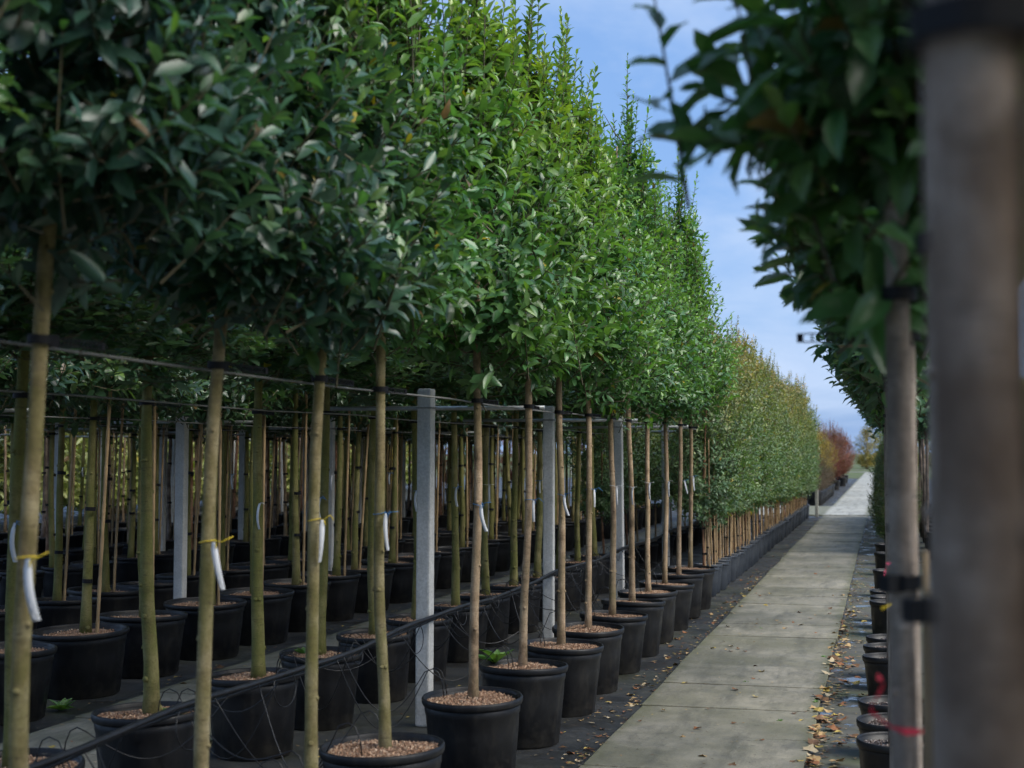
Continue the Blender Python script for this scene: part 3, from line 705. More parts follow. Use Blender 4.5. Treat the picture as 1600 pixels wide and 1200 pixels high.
# front row, left of the path
X1 = -1.97
ZS = [1.6, 2.5, 3.37, 4.26, 5.08, 5.83, 7.07, 8.03, 8.98, 9.80, 10.66, 11.5, 12.3, 13.2, 14.1, 14.95]
LEAN = {2: (2.3, 0), 3: (1.7, 0), 4: (1.0, 0), 5: (-.6, 0), 6: (-.1, 0), 7: (.5, 0), 8: (.3, 0), 12: (-1.6, 0)}
JX = {2: 0, 3: .0, 4: .0}
G1 = 'standard trees in the front row left of the path'
for i, Z in enumerate(ZS):
    y = yw(Z, X1); n = i + 1
    look = ['with olive bark', 'with olive mottled bark', 'with mossy olive bark'][i % 3] if i < 6 else ['with brown bark', 'with pale brown bark', 'with smooth brown bark'][i % 3]
    lab = 'evergreen standard tree %s, %s from the near end of the path-side row' % (look, ordn(n))
    z = pot('std', X1, y, 'black round pot with tan bark mulch, %s from the near end of the path-side row' % ordn(n), 'large pots in the front row')
    ln = LEAN.get(i, (rnd.uniform(-.7, .7), rnd.uniform(-.7, .7)))
    st = STRAP_Y[i % 3]
    bk = 'bark' if i < 6 else 'bark_brown'
    if i in (2, 3, 4, 5, 6, 7, 8):
        light = i >= 6
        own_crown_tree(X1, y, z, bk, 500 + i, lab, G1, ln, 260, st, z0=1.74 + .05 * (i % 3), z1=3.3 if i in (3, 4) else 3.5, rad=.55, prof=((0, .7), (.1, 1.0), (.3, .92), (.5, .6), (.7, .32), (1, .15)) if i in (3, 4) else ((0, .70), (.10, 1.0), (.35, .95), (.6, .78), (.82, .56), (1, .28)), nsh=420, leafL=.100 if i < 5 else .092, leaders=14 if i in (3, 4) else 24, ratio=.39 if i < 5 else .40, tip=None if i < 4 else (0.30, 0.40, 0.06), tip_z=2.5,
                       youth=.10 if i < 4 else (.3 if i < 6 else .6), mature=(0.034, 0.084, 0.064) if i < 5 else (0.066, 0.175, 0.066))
    else:
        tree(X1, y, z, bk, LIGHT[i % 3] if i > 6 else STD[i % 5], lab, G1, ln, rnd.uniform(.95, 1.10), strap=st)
    if i >= 2:
        tz = z + .965 + rnd.uniform(-.02, .02); k = {2: 1, 3: 1, 4: 5, 5: 0, 6: 6, 7: 2}.get(i, rnd.choice((0, 2, 3, 6)))
        dx = math.tan(R(ln[0])) * (tz - z); c_ = stem_at(last['tm'], (tz - z) / last['sc'], last['rz'])
        hang_tag(X1 + dx + c_[0], y + c_[1], tz, k, 'white strip tag %s, %s trunk of the path-side row' % (['on a blue twist tie', 'on a yellow tie', 'on a blue twist tie', 'on a pale tie', '', 'on a yellow tie', 'on a blue twist tie'][k], ordn(n)))

# second row, behind the posts
X2 = -3.27
Z2 = [4.5, 5.55, 6.6, 7.72, 8.55, 9.46, 10.3, 11.25, 12.1, 13.0, 13.9, 14.8, 15.7, 16.6]
for i, Z in enumerate(Z2):
    y = yw(Z, X2)
    z = pot('std', X2 + rnd.uniform(-.03, .03), y, 'black pot with mulch and drip tube, %s from the near end of the second row' % ordn(i + 1), 'pots in the second row')
    e = tree(X2, y, z, 'bark_green', STD[(i * 2 + 1) % 5], 'mossy green-barked standard tree, %s from the near end of the second row' % ordn(i + 1), 'standard trees in the second row',
             (rnd.uniform(-1, 1.5), rnd.uniform(-1, 1)), rnd.uniform(.84, .92), strap=STRAP_B[i % 2], strap_z=1.45)
    for ch in e.children:
        if ch.name.startswith(('foliage', 'branches')): ch.scale = (1.25, 1.25, .62); ch.location.z = .60
    if i in (1, 3, 4, 6, 7, 8, 10): hang_tag(X2, y, z + .95, (0, 3, 2)[(i // 2) % 3], 'white strip tag on the %s trunk of the second row' % ordn(i + 1))

# low leafy hedge trees further along, two rows
y = yw(16.2, X1) ; k = 0
while y < YC0 - .7:
    xx = X1 + rnd.uniform(-.02, .02)
    z = pot('hedge', xx, y, 'small dark pot, %s from the near end of the tight hedge row' % ordn(k + 1), 'small pots under the leafy hedge')
    e = tree(xx, y, z, None, HEDGE[k % 5] if k % 5 != 4 else HEDGE[4], 'slim leafy hedge tree with bronze tips, %s from the near end of the tight row' % ordn(k + 1), 'slim hedge trees in a tight row',
             (rnd.uniform(-1.5, 1.5), rnd.uniform(-2, 2)), rnd.uniform(.86, 1.13), tr=THIN[k % 4], name='hedge_tree')
    for ch in e.children:
        if ch.name.startswith(('foliage', 'branches')): ch.location.z = -.26 * k / 50
    ob('stake', cane_mesh(1, 1.5, .007, .012) if k == 0 else bpy.data.meshes['stake'], e, (rnd.uniform(-.05, .05), rnd.uniform(.03, .09), 0), (0, 0, rnd.uniform(0, 6.28)))
    ob('stake', bpy.data.meshes['stake'], e, (rnd.uniform(.04, .09), rnd.uniform(-.09, -.03), 0), (0, 0, rnd.uniform(0, 6.28)))
    for tz in (.22, .48, .74): ob('tie', TIE_SMALL, e, (0, 0, tz + rnd.uniform(-.06, .06)), (0, 0, rnd.uniform(0, 6.28)))
    y += rnd.uniform(.37, .43); k += 1
y = yw(17.2, X2); k = 0
while y < YC0 - .7:
    z = pot('hedge', X2, y, 'dark pot in the hedge row farther from the path, %s along' % ordn(k + 1), 'pots of the rear hedge row', True)
    tree(X2, y, z, None, HEDGE[(k * 2) % 5], 'slim leafy tree in the hedge row farther from the path, %s along' % ordn(k + 1), 'slim trees of the rear hedge row',
         (rnd.uniform(-1.5, 1.5), rnd.uniform(-2, 2)), rnd.uniform(.9, 1.1), tr=THIN[k % 4], name='hedge_tree')
    y += .8; k += 1

# rows further back
ROWS = [(-5.25, 7.0, 33, .86, 'big', 'third'), (-6.5, 9.0, 36, .78, 'big', 'fourth'), (-8.45, 11.5, 36, .72, 'mid', 'fifth'), (-9.75, 13.5, 36, .66, 'mid', 'sixth'),
        (-11.7, 16, 36, .6, 'mid', 'seventh'), (-13.0, 18, 36, .7, 'mid', 'eighth')]
for ri, (xr, y0, y1, dy, pk, nm) in enumerate(ROWS):
    y = y0 - .25; k = 0
    while y < y1:
        bk = 'bark_green' if ri < 2 else rnd.choice(('bark_red', 'bark_brown', 'bark_grey', 'bark_green'))
        z = pot(pk, xr + rnd.uniform(-.04, .04), y, 'black pot in the %s row back from the path, %s along' % (nm, ordn(k + 1)), 'pots in the %s row back' % nm, ri > 3)
        crn = BACK[k % 3] if ri < 4 or k % 3 == 0 else None
        e = tree(xr + rnd.uniform(-.08, .08), y + rnd.uniform(-.1, .1), z, bk, crn, 'thin standard tree in the %s row back from the path, %s along' % (nm, ordn(k + 1)), 'standard trees in the %s row back' % nm,
                 (rnd.uniform(-1.6, 2.2), rnd.uniform(-1.5, 1.5)), rnd.uniform(.92, 1.06), strap=STRAP_B[k % 2] if ri < 4 else None, strap_z=1.45)
        for tz in (.5, .95): ob('tie', TIE_RING, e, (0, 0, tz + rnd.uniform(-.15, .15)), (R(rnd.uniform(-8, 8)), 0, 0), 1.12)
        if ri < 4 or k % 2: 
            ob('stake', bpy.data.meshes['stake'], e, (rnd.uniform(.04, .07), .03, 0), (0, R(rnd.uniform(-1, 1)), 0), (1.6, 1.6, 1.25))
        if rnd.random() < .13: hang_tag(xr, y, z + 1.0, rnd.choice((0, 2, 3)), 'white strip tag on the %s trunk of the %s row back' % (ordn(k + 1), nm))
        y += dy * rnd.uniform(.92, 1.08); k += 1

# right of the path: small pots, slim grey trunks close to the camera
X0 = 0.05
RZ = [(.82, .061), (1.6, .063), (2.27, .030), (3.05, .045), (3.9, .03), (4.75, .04), (5.5, .03), (6.6, .03), (7.1, .03), (7.65, .035), (9.3, .03), (9.8, .03), (10.3, .035), (12.65, .03), (13.2, .03), (13.7, .03), (16.1, .03), (18.9, .03), (20.7, .03)]
GR = 'slim trees in the row right of the path'
for i, (Z, xx) in enumerate(RZ):
    y = yw(Z, xx); n = i + 1
    px_ = xx if i < 7 else .035
    z = pot('small', px_, y, 'small black grit-filled pot, %s from the near end right of the path' % ordn(n), 'small pots right of the path')
    lab = 'slim grey-barked standard tree, %s from the near end of the row right of the path' % ordn(n)
    kw = dict(z0={1: 2.1, 2: 1.86}.get(i, 1.78), z1=2.75 + .1 * (i % 3), rad=.38 if i < 4 else .36, leafL=.115, leaders=6, lead_len=(.2, .5), youth=.35, mature=(0.060, 0.145, 0.062))
    if i in (1, 2, 3, 4, 5): e = own_crown_tree(xx, y, z, None, 700 + i, lab, GR, (0, 0), 200, STRAP_X[0 if i == 3 else 1 + i % 2], 1.60, SLIM[i % 3], nsh=150, **kw)
    else: e = tree(xx, y, z, None, None if i == 0 else RCR[i % 3], lab, GR, (rnd.uniform(-.3, .3), 0), rnd.uniform(1.0, 1.04), strap=STRAP_X[1 + i % 2] if i else strap_mesh(9, .0285, .10, 88), strap_z=1.60, tr=SLIM[i % 3] if i else BROAD)
    if i in (0, 1, 2, 4, 7, 9):
        ob('stake', cane_mesh(40 + i, 2.3 if i == 0 else 1.2, .0055, {0: .001, 1: -.006}.get(i, .004)), e, ({0: .0305, 1: -.012}.get(i, .026), {1: .03}.get(i, -.012), 0))
    if i in (1, 2, 4): ob('tie', TIE_SMALL, e, (0, 0, 1.15 + .03 * (i % 2)), (0, 0, R(185 + 20 * i)), 1.25)

# hedge trees across the ground to the right
for k in range(26):
    y = 19 + k * .75
    z = pot('hedge', 2.75, y, 'dark pot in the hedge row beyond the columnar shrubs, %s along' % ordn(k + 1), 'pots of the hedge beyond the columnar shrubs', True)
    tree(2.75, y, z, None, HEDGE[k % 5], 'leafy hedge tree in the row beyond the columnar shrubs, %s along' % ordn(k + 1), 'hedge trees beyond the columnar shrubs', tr=THIN[k % 4], name='hedge_tree')
# rows go on unseen behind the camera, added to shade near left crowns
for k in range(7):
    for xx, nm in ((.06, 'slim-pot row right of the path'), (1.35, 'next row right of that')):
        y = -.55 - k * .85 + (2.4 if xx > 1 else 0)
        z = pot('small', xx, y, 'unseen small black pot behind the camera, %s, %s back' % (nm, ordn(k + 1)), 'unseen pots behind the camera', True)
        tree(xx, y, z, None, STD[k % 5], 'unseen evergreen standard added behind the camera, %s, %s back' % (nm, ordn(k + 1)), 'unseen shade trees behind the camera', tr=SLIM[k % 3])

# concrete posts with cross pipes
mb = MB(); mb.box((0, 0, 1.0), (.088, .088, 2.0)); PM = mb.mesh('post', M['post']); bevel(PM, .013, 2)
mb = MB(); mb.tube([(-.74, 0, 1.885), (.72, 0, 1.885)], .0135, 10); XB = mb.mesh('cross_pipe', M['pipe'], True)
mb = MB(); mb.box((0, 0, 1.885), (.098, .004, .012)); mb.box((0, -.047, 1.885), (.094, .004, .010)); mb.box((0, .047, 1.885), (.094, .004, .010)); mb.box((.047, 0, 1.885), (.004, .094, .010)); CL = mb.mesh('clamp', M['wire'])
for r_, (px_, pys, nm) in enumerate(((-2.655, [8.11, 11.35, 14.6, 17.8], 'behind the path-side row'), (-5.88, [7.9, 11.2, 14.6, 17.9, 21.2, 24.5, 27.8], 'between the third and fourth rows'), (-9.1, [12, 14.4, 16.8, 19.2, 21.6, 24, 26.4, 28.8, 31], 'between the fifth and sixth rows'), (-12.35, [16, 18.4, 20.8, 23.2, 25.6, 28, 30.4], 'between the seventh and eighth rows'))):
    for i, py in enumerate(pys):
        e = tag(empty('trellis_post', (px_, py, .0045), (R(rnd.uniform(-.5, .5)), R(rnd.uniform(-.4, .4)), R(rnd.uniform(-3, 3)))), 'concrete post with cross pipe %s, %s from the near end' % (nm, ordn(i + 1)), 'post', 'concrete trellis posts')
        ob('post', PM, e); ob('cross_pipe', XB, e, (0, .058, 0)); ob('clamp', CL, e)
e = tag(ob('marker_post', None) if False else empty('marker_post', (-1.66, 36.95, .0045)), 'short pale post at the far end of the leafy hedge', 'post')
mb = MB(); mb.box((0, 0, .35), (.08, .08, .70)); me = mb.mesh('shaft', M['slab_light']); bevel(me, .008, 1); ob('shaft', me, e)
mb = MB(); mb.add([(-.045, -.045, 0), (.045, -.045, 0), (.045, .045, 0), (-.045, .045, 0), (0, 0, .03)], [(0, 1, 4), (1, 2, 4), (2, 3, 4), (3, 0, 4)]); ob('cap', mb.mesh('cap', M['slab_light']), e, (0, 0, .701))

def wire(x, y0, y1, z, r, label, seg=24):
    g = random.Random(int(x * 100)); pts = []
    for i in range(seg + 1):
        u = i / seg; pts.append((x + g.uniform(-.004, .004), y0 + (y1 - y0) * u, z - .012 * abs(math.sin(u * (y1 - y0) / 3.2 * math.pi)) + g.uniform(-.003, .003)))
    mb = MB(); mb.tube(pts, r, 6)
    tag(ob('support_wire', mb.mesh('support_wire', M['wire'], True)), label, 'wire', 'support wires along the rows')
wire(X1 - .045, 0, 17.5, 1.885, .0045, 'thin grey support wire along the path-side row of trunks')
wire(X2 + .045, 2, 17.5, 1.86, .0045, 'thin grey support wire along the second row of trunks')
wire(-5.21, 6, 33, 1.86, .0045, 'thin grey support wire along the third row of trunks')
wire(-6.46, 8, 36, 1.86, .0045, 'thin grey support wire along the fourth row of trunks')
wire(-8.41, 11, 36, 1.86, .0045, 'thin grey support wire along the fifth row of trunks')
wire(X0 + .06, -1, 21, 1.89, .004, 'thin grey support wire along the row right of the path')

# drip irrigation line
dl = tag(empty('drip_line', (-2.585, 0, .66)), 'black twin irrigation hose hung along the posts with thin looping drip tubes', 'hose')
def hose(dx, dz, r, seed):
    g = random.Random(seed); pts = []
    for i in range(70):
        y = 2 + i * .32; sag = -.03 * math.sin((y - 1.7) / 3.23 * math.pi) ** 2
        pts.append((dx + .006 * math.sin(y * 3 + seed), y, dz + sag + .004 * math.sin(y * 5 + seed * 2)))
    mb = MB(); mb.tube(pts, r, 8); return mb.mesh('pipe', M['hose'], True)
ob('pipe', hose(0, 0, .0125, 1), dl); ob('pipe', hose(-.022, -.026, .0105, 2), dl)
def droop(p0, p1, sag, n=9, side=0.0):
    p0, p1 = Vector(p0), Vector(p1)
    return [p0.lerp(p1, i / n) + Vector((side * math.sin(math.pi * i / n), 0, -sag * math.sin(math.pi * i / n))) for i in range(n + 1)]
g = random.Random(5)
for rowx, ZZ in ((X1, ZS[2:]), (X2, Z2)):
    for Z in ZZ:
        y = yw(Z, rowx); zt = .40 - .66 + .012
        for q in range(2):
            ys = y + g.uniform(-.5, .5); sgn = 1 if rowx > -2.6 else -1
            ex = rowx + 2.585 - sgn * g.uniform(.03, .16); ey = y + g.uniform(-.14, .14)
            mb = MB()
            p = droop((0, ys, -.01), (ex - sgn * .10, ey, zt + .12), g.uniform(.05, .34), 14)
            p += [Vector((ex - sgn * .06, ey, zt + .135)), Vector((ex - sgn * .03, ey, zt + .12)), Vector((ex - sgn * .01, ey, zt + .075)), Vector((ex, ey, zt))]
            mb.tube(p, .0028, 5); ob('drip_tube', mb.mesh('drip_tube', M['hose'], True), dl)
for k in range(15):                                       # coiled spare loops on the hose
    y = 3.2 + k * .9 + g.uniform(-.08, .08); rr = g.uniform(.05, .10); th = g.uniform(0, .6)
    mb = MB(); pts = [(-.01 + .03 * math.sin(a * .5), y + rr * math.sin(a) * 1.3, -rr * (1 - math.cos(a)) * .9 + .005) for a in np.linspace(0, 6.0 + th, 22)]
    mb.tube(pts, .0026, 5); ob('drip_tube', mb.mesh('drip_tube', M['hose'], True), dl)

# coloured ribbons on the slim trunks
def ribbon(name, pts, w, mat, label, loc):
    V = []; F = []
    for i, p in enumerate(pts):
        wi = w * (1 + .35 * math.sin(i * 2.3)); tw_ = .45 * w * math.sin(i * 1.7); V += [(p[0] - tw_ * .4, p[1] - tw_, p[2] - wi / 2), (p[0] + tw_ * .4, p[1] + tw_, p[2] + wi / 2)]
    for i in range(len(pts) - 1): F.append((2 * i, 2 * i + 2, 2 * i + 3, 2 * i + 1))
    n0 = len(V); V += [(x, y + .0015, z) for x, y, z in V]; F += [tuple(n0 + j for j in f[::-1]) for f in F]
    mb = MB(); mb.add(V, F); o = ob(name, mb.mesh(name, mat, True), None, loc); return tag(o, label, 'ribbon')
yy = yw(2.27, .03)
ribbon('marking_ribbon', [(.024, -.028, -.028), (.0, -.030, -.029), (-.022, -.03, -.024), (-.042, -.03, -.010), (-.056, -.031, .002), (-.050, -.031, .016), (-.040, -.031, .032), (-.034, -.032, .045), (-.040, -.032, .053), (-.044, -.034, .055)], .0075, M['ribbon_red'],
       'red plastic ribbon looped round a slim trunk right of the path', (.03, yy, 1.215))
yy = yw(3.9, .03)
ribbon('marking_ribbon', [(.0, -.026, 0), (-.026, -.026, .0), (-.029, -.03, -.015), (-.034, -.032, -.04)], .006, M['ribbon_pink'], 'short pink ribbon end on a slim trunk above the small pots', (.03, yy, 1.32))
yy = yw(3.05, .045)
ribbon('marking_ribbon', [(.0, -.026, 0), (-.026, -.026, .0), (-.032, -.03, -.004), (-.044, -.032, -.010)], .005, M['tie_yellow'], 'short yellow tie end on a slim trunk right of the path', (.035, yy, 1.30))

# right row goes on as dense dark green columns
CONE = []
for s_ in range(2):
    lv, tw = crown(400 + s_, 0.05, 1.75, .42, 420, .05, step=.014, leaders=8, youth=.3, mature=(0.05, 0.10, 0.03), young=(0.16, 0.20, 0.03), ratio=.3, prof=((0, .8), (.3, 1), (.8, .7), (1, .3)), lead_len=(.15, .3), slen=(.15, .3))
    CONE.append((leaf_mesh('foliage', lv, M['leaf_soft']), tw.mesh('branches', M['twig'])))
y = yw(22.6, .2); k = 0
while y < 36.5:
    z = pot('small', .17, y, 'small pot under the low columnar shrubs, %s along' % ordn(k + 1), 'pots of the columnar shrubs')
    e = tag(empty('columnar_shrub', (.17, y, z)), 'low dense green columnar shrub right of the path, %s along' % ordn(k + 1), 'shrub', 'columnar shrubs right of the path')
    rz = rnd.uniform(0, 6); tag(ob('foliage', CONE[k % 2][0], e, rot=(0, 0, rz), scale=rnd.uniform(.9, 1.1)), kind='stuff'); ob('branches', CONE[k % 2][1], e, rot=(0, 0, rz))
    y += .7; k += 1
for k, y in enumerate((22.6, 23.8, 25.2, 26.8, 28.6, 30.5, 32.6, 35)):
    z = pot('mid', .85, y, 'black pot behind the columnar shrubs, %s along' % ordn(k + 1), 'pots behind the columnar shrubs', True)
    tree(.62, y, z, 'bark_grey', RCR[k % 3], 'standard tree rising behind the columnar shrubs, %s along' % ordn(k + 1), 'trees behind the columnar shrubs', sc=rnd.uniform(.88, .98))

# ------------------------------------------------------------------ beyond the crossing
def shrub_set(seed, n, z0, z1, rad, mature, young, leafL, tip=None, nsh=220, leaders=20):
    res = []
    for s_ in range(n):
        lv, tw = crown(seed + s_, z0, z1, rad, nsh, leafL, step=.03, leaders=leaders, mature=mature, young=young, youth=.5, tip=tip, tip_z=z0, prof=((0, .35), (.3, .8), (.6, 1), (.85, .7), (1, .35)), lead_len=(.5, 1.0), slen=(.3, .5))
        res.append((leaf_mesh('foliage', lv, M['leaf_soft']), tw.mesh('branches', M['twig'])))
    return res
RED = shrub_set(900, 2, .25, 2.35, .95, (0.16, 0.036, 0.020), (0.30, 0.085, 0.04), .07, None, 330, 34)
YEL = shrub_set(920, 2, .2, 1.9, .70, (0.30, 0.20, 0.02), (0.46, 0.33, 0.03), .06)
LOW = shrub_set(940, 2, .1, .75, .35, (0.10, 0.05, 0.035), (0.16, 0.10, 0.05), .04, None, 90, 16)
STEM = trunk_mesh('trunk', 950, 1.5, .03, .02, .006, M['bark_brown'], limbs=10, n=8, nseg=10, z0=.3, rad=.7)
def shrub(x, y, pair, name, label, cat, group, sc=1.0, pk='std'):
    z = pot(pk, x, y, 'pot of the ' + label, 'pots beyond the crossing', y > 56 or x < -4.2)
    e = tag(empty(name, (x, y, z)), label, cat, group); rz = rnd.uniform(0, 6.28)
    ob('trunk', STEM, e, scale=(1, 1, sc * .6)); tag(ob('foliage', pair[0], e, rot=(0, 0, rz), scale=sc), kind='stuff'); ob('branches', pair[1], e, rot=(0, 0, rz), scale=sc)
k = 0
for y in np.arange(45, 57, .75): shrub(X1 - .1, y, LOW[k % 2], 'twiggy_shrub', 'low reddish twiggy shrub beyond the crossing, %s along' % ordn(k + 1), 'shrub', 'low shrubs beyond the crossing', rnd.uniform(.8, 1.15)); k += 1
for k, (x, y, s_) in enumerate(((-2.9, 47, 1.1), (-2.7, 49.5, 1.15), (-2.45, 52, 1.1), (-2.4, 55, 1.05), (-2.3, 58, .95))): shrub(x, y, YEL[k % 2], 'yellow_shrub', 'golden yellow autumn shrub beyond the crossing, %s along' % ordn(k + 1), 'shrub', 'yellow shrubs beyond the crossing', s_)
for k, (x, y, s_) in enumerate(((-2.6, 61, 1.1), (-2.1, 64, 1.05), (-2.4, 67.5, 1.2), (-2.0, 71, 1.0), (-2.2, 75, 1.1), (-2.1, 79, 1.0), (-3.8, 62, 1.2), (-3.9, 68, 1.2), (-3.9, 56, 1.15))): shrub(x, y, RED[k % 2], 'red_shrub', 'rust red autumn shrub beyond the crossing, %s along' % ordn(k + 1), 'shrub', 'red shrubs beyond the crossing', s_ * .86)

for k in range(14):
    x = -4.6 - k * .95; shrub(x, 45.2 + (k % 3) * .8, (RED, YEL, HEDGE)[(0, 2, 1, 0, 2)[k % 5]][k % 2], 'autumn_shrub', 'autumn shrub in the cross row beyond the crossing, %s from the path' % ordn(k + 1), 'shrub', 'shrubs of the cross row', 1.15)
FAR = []
for s_, (m_, yg) in enumerate((((0.17, 0.20, 0.055), (0.38, 0.38, 0.10)), ((0.04, 0.065, 0.028), (0.10, 0.12, 0.04)), ((0.20, 0.16, 0.03), (0.36, 0.28, 0.04)))):
    lv, tw = crown(960 + s_, .5, 6.0, 2.3, 420, .26, step=.10, leaders=20, mature=m_, young=yg, youth=.5, prof=((0, .7), (.3, 1), (.7, .85), (1, .3)), lead_len=(.8, 1.4), slen=(.7, 1.3))
    FAR.append((leaf_mesh('foliage', lv, M['leaf_soft']), tw.mesh('branches', M['twig'])))
FT = trunk_mesh('trunk', 980, 5.5, .16, .12, .03, M['bark_brown'], limbs=8, n=8, nseg=10, z0=1.2, rad=2.0)
def far_tree(x, y, k, label, group, sc=1.0):
    e = tag(empty('broadleaf_tree', (x, y, 0)), label, 'tree', group); rz = rnd.uniform(0, 6.28)
    ob('trunk', FT, e, scale=sc); tag(ob('foliage', FAR[k][0], e, rot=(0, 0, rz), scale=sc), kind='stuff'); ob('branches', FAR[k][1], e, rot=(0, 0, rz), scale=sc)
for k in range(9): far_tree(-9 + k * 2.3 + rnd.uniform(-.6, .6), 146 + rnd.uniform(0, 10), 2 if k % 4 else 0, 'yellowing bushy tree at the far end of the path, %s across' % ordn(k + 1), 'trees at the far end of the path', rnd.uniform(.55, .75))
for k in range(26):
    u = k / 25; far_tree(-17.5 - u * 4 + rnd.uniform(-1, 1), 16 + u * 46, (0, 1, 0, 0)[k % 4], 'tree in the belt behind the last nursery row, %s along' % ordn(k + 1), 'trees behind the nursery rows', rnd.uniform(.8, 1.1))

# ------------------------------------------------------------------ fallen leaves, weeds
def fallen_mesh(seed, col, lobed):
    g = random.Random(seed); n = 15; V = [(0, 0, .004)]; cl = [(*col, 1)]
    for k in range(n):
        a = 2 * math.pi * k / n
        r = (.55 + .45 * abs(math.cos(a * 2.5))) * (.8 + .3 * g.random()) if lobed else 1 / math.sqrt((math.cos(a)) ** 2 + (math.sin(a) / .55) ** 2)
        z = .10 + .22 * math.sin(a * 2 + seed) + .12 * g.random()
        V.append((r * math.cos(a), r * math.sin(a), max(z * r, .01))); f = g.uniform(.75, 1.2); cl.append((*(c * f for c in col), 1))
    F = [(0, 1 + k, 1 + (k + 1) % n) for k in range(n)]
    mb = MB(); mb.add(V, F); return mb.mesh('fallen_leaf', M['dry'], False, cl)
DCOL = [('tan', (0.42, 0.28, 0.13)), ('yellow', (0.46, 0.34, 0.09)), ('brown', (0.16, 0.085, 0.04)), ('pale', (0.50, 0.40, 0.25)), ('rusty', (0.28, 0.12, 0.05))]
FL = [[fallen_mesh(i * 3 + j, c, j % 2 == 0) for j in range(3)] for i, (nm, c) in enumerate(DCOL)]
g = random.Random(21)
def fall(x, y, z, s, where, pile=False):
    c = g.choices(range(5), (4, 2, 3.5, 2.5, 3.5))[0]
    o = ob('fallen_leaf', g.choice(FL[c]), None, (x, y, z), (R(g.uniform(-14, 14)), R(g.uniform(-14, 14)), g.uniform(0, 6.28)), s)
    tag(o, 'small dry %s leaf lying %s' % (DCOL[c][0], where), 'leaf', 'dry %s leaves lying %s' % (DCOL[c][0], where))
for k in range(60):
    y = 6.5 + 16 * g.random() ** 1.6; fall(g.uniform(PX0 + .03, PX1 - .03), y, .029, g.uniform(.014, .030), 'on the slab path')
for k in range(150):
    y = 6.2 + 9 * g.random() ** 2.0; fall(PX1 - .03 + abs(g.gauss(0, .12)), y, .012 + .02 * g.random(), g.uniform(.020, .050), 'along the edge of the slabs by the small pots')
for k in range(62):
    y = 5.8 + 14 * g.random() ** 1.4; fall(PX0 - .02 - abs(g.gauss(0, .11)), y, .008, g.uniform(.016, .034), 'on the black cloth beside the big pots')
for k in range(28):
    y = 6.8 + 9 * g.random(); fall(g.uniform(-4.85, -3.7), y, .03, g.uniform(.025, .05), 'on the second path between the trunks')
litter = MB(); cl = []
def scatter(n, fx, fy, s0, s1, z):
    for k in range(n):
        x, y = fx(), fy(); s = g.uniform(s0, s1); a = g.uniform(0, 6.28); ca, sa = math.cos(a) * s, math.sin(a) * s; t0 = g.uniform(-.4, .4) * s
        litter.add([(x - ca, y - sa, z + .003), (x - sa * .5, y + ca * .5, z + .004 + abs(t0)), (x + ca, y + sa, z + .006), (x + sa * .5, y - ca * .5, z + .004 + abs(t0) * .6)], [(0, 3, 2, 1)])
        c = g.choice(DCOL)[1]; f = g.uniform(.5, 1.0); cl.extend([(c[0] * f, c[1] * f, c[2] * f, 1)] * 4)
scatter(1600, lambda: PX1 + .015 + abs(g.gauss(0, .10)), lambda: 5.5 + 30 * g.random() ** 1.5, .006, .024, .010)
scatter(700, lambda: PX0 - abs(g.gauss(0, .10)), lambda: 5.5 + 31 * g.random() ** 1.2, .006, .020, .006)
scatter(350, lambda: g.uniform(PX0, PX1), lambda: 5.5 + 31 * g.random() ** 1.2, .004, .015, .028)
scatter(150, lambda: PX1 - .03 + abs(g.gauss(0, .13)), lambda: 6 + 12 * g.random() ** 1.6, .02, .045, .014)
scatter(120, lambda: PX0 - .02 - abs(g.gauss(0, .13)), lambda: 6 + 14 * g.random() ** 1.3, .015, .035, .008)
scatter(260, lambda: g.uniform(-5.0, -1.55), lambda: 5.5 + 12 * g.random(), .012, .032, .007)
scatter(1500, lambda: g.uniform(-5.0, -1.5), lambda: 5.5 + 12 * g.random(), .004, .013, .006)
scatter(500, lambda: g.uniform(-4.9, -3.6), lambda: 6 + 25 * g.random(), .01, .03, .028)
tag(ob('leaf_litter', litter.mesh('leaf_litter', M['dry'], False, cl)), 'scattered crumbs of dry leaf along the paths', None, None, 'stuff')

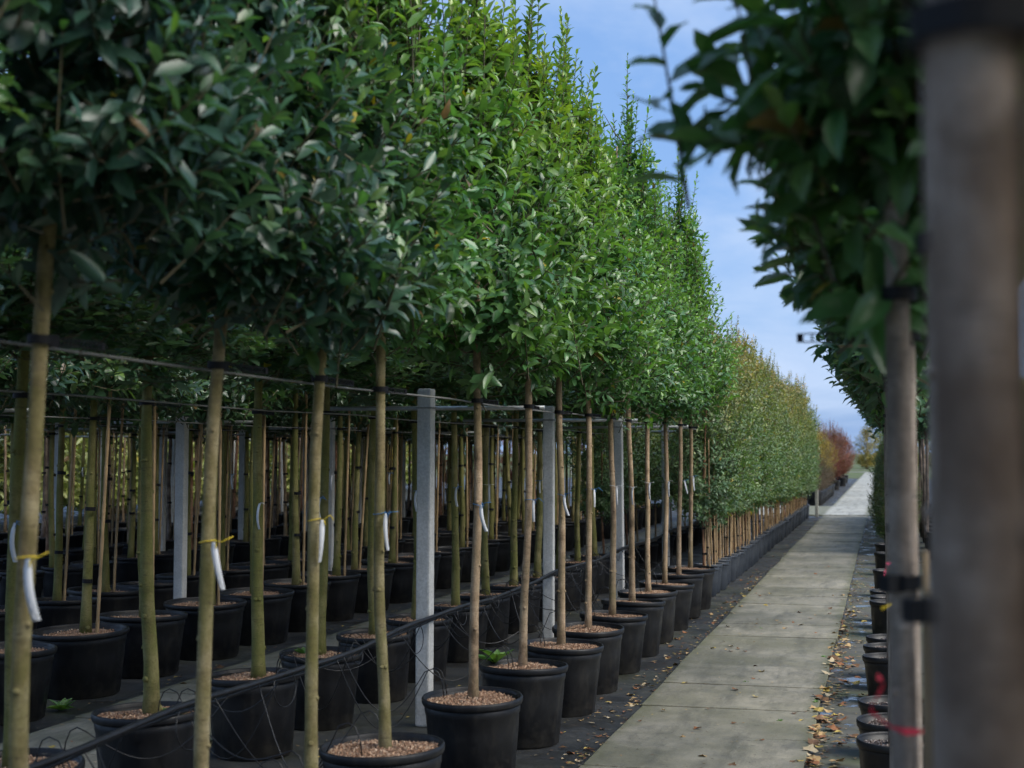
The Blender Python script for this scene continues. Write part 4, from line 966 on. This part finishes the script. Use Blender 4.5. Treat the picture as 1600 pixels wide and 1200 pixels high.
def weed(x, y, z, s, label, n=9):
    e = tag(empty('weed', (x, y, z), (0, 0, g.uniform(0, 6))), label, 'weed', 'weeds')
    for k in range(n):
        a = 2.4 * k; L = s * g.uniform(.6, 1.0); el = g.uniform(.25, .9)
        A = np.array([[math.cos(a) * math.cos(el), math.sin(a) * math.cos(el), math.sin(el)]]); N = np.array([[0, 0, 1.0]]); A, B, N = frames(A, N)
        m = Matrix.Identity(4)
        for r_ in range(3): m[r_][0] = A[0][r_] * L; m[r_][1] = B[0][r_] * L * .35; m[r_][2] = N[0][r_] * L
        o = bpy.data.objects.new('leaf', FINE[10 + k % 4]); link(o, e); o.matrix_basis = m
weed(X2 + .10, yw(6.6, X2) + .02, .40, .13, 'green weed in a pot of the second row, beside a mossy trunk')
weed(X2 - .12, yw(8.55, X2) + .05, .40, .10, 'small green weed in a second-row pot near the drip hose')
weed(X1 - .19, yw(8.03, X1) + .12, .42, .15, 'fresh green sprig leaning over a path-side pot rim')
for k, (x, y) in enumerate(((-.95, 10.1), (-.62, 8.7), (-.44, 9.4), (-.47, 11.5), (-1.1, 13.2), (-.9, 24))): weed(x, y, .02, .035, 'tiny green weed growing in a slab joint, %s along the path' % ordn(k + 1), 6)
weed(-5.0, yw(9.0, -5) , .01, .12, 'low green weed patch on the ground in the third row', 14)

rest = MB()
SZ = {'mid': (.48, .42), 'hedge': (.33, .33), 'small': (.36, .30), 'std': (.50, .43), 'big': (.64, .44)}
for kind, x, y in REST:
    D, h = SZ[kind]; q = D / 2; one = MB()
    one.lathe([(q * .78, .005), (q * .95, h * .9), (q, h - .03), (q, h), (q * .93, h), (q * .92, h - .05)], 16)
    one.add([(q * .93 * math.cos(a), q * .93 * math.sin(a), h - .045) for a in np.linspace(0, 2 * math.pi, 17)[:-1]], [tuple(range(16))], 1)
    n0 = len(rest.v); rest.v.extend([(a + x, b + y, c) for a, b, c in one.v]); rest.f.extend([tuple(i + n0 for i in f) for f in one.f]); rest.m.extend(one.m)
tag(ob('pot_mass', rest.mesh('pot_mass', [M['pot'], M['soil']], True)), 'mass of black pots deep among the rear rows', None, None, 'stuff')
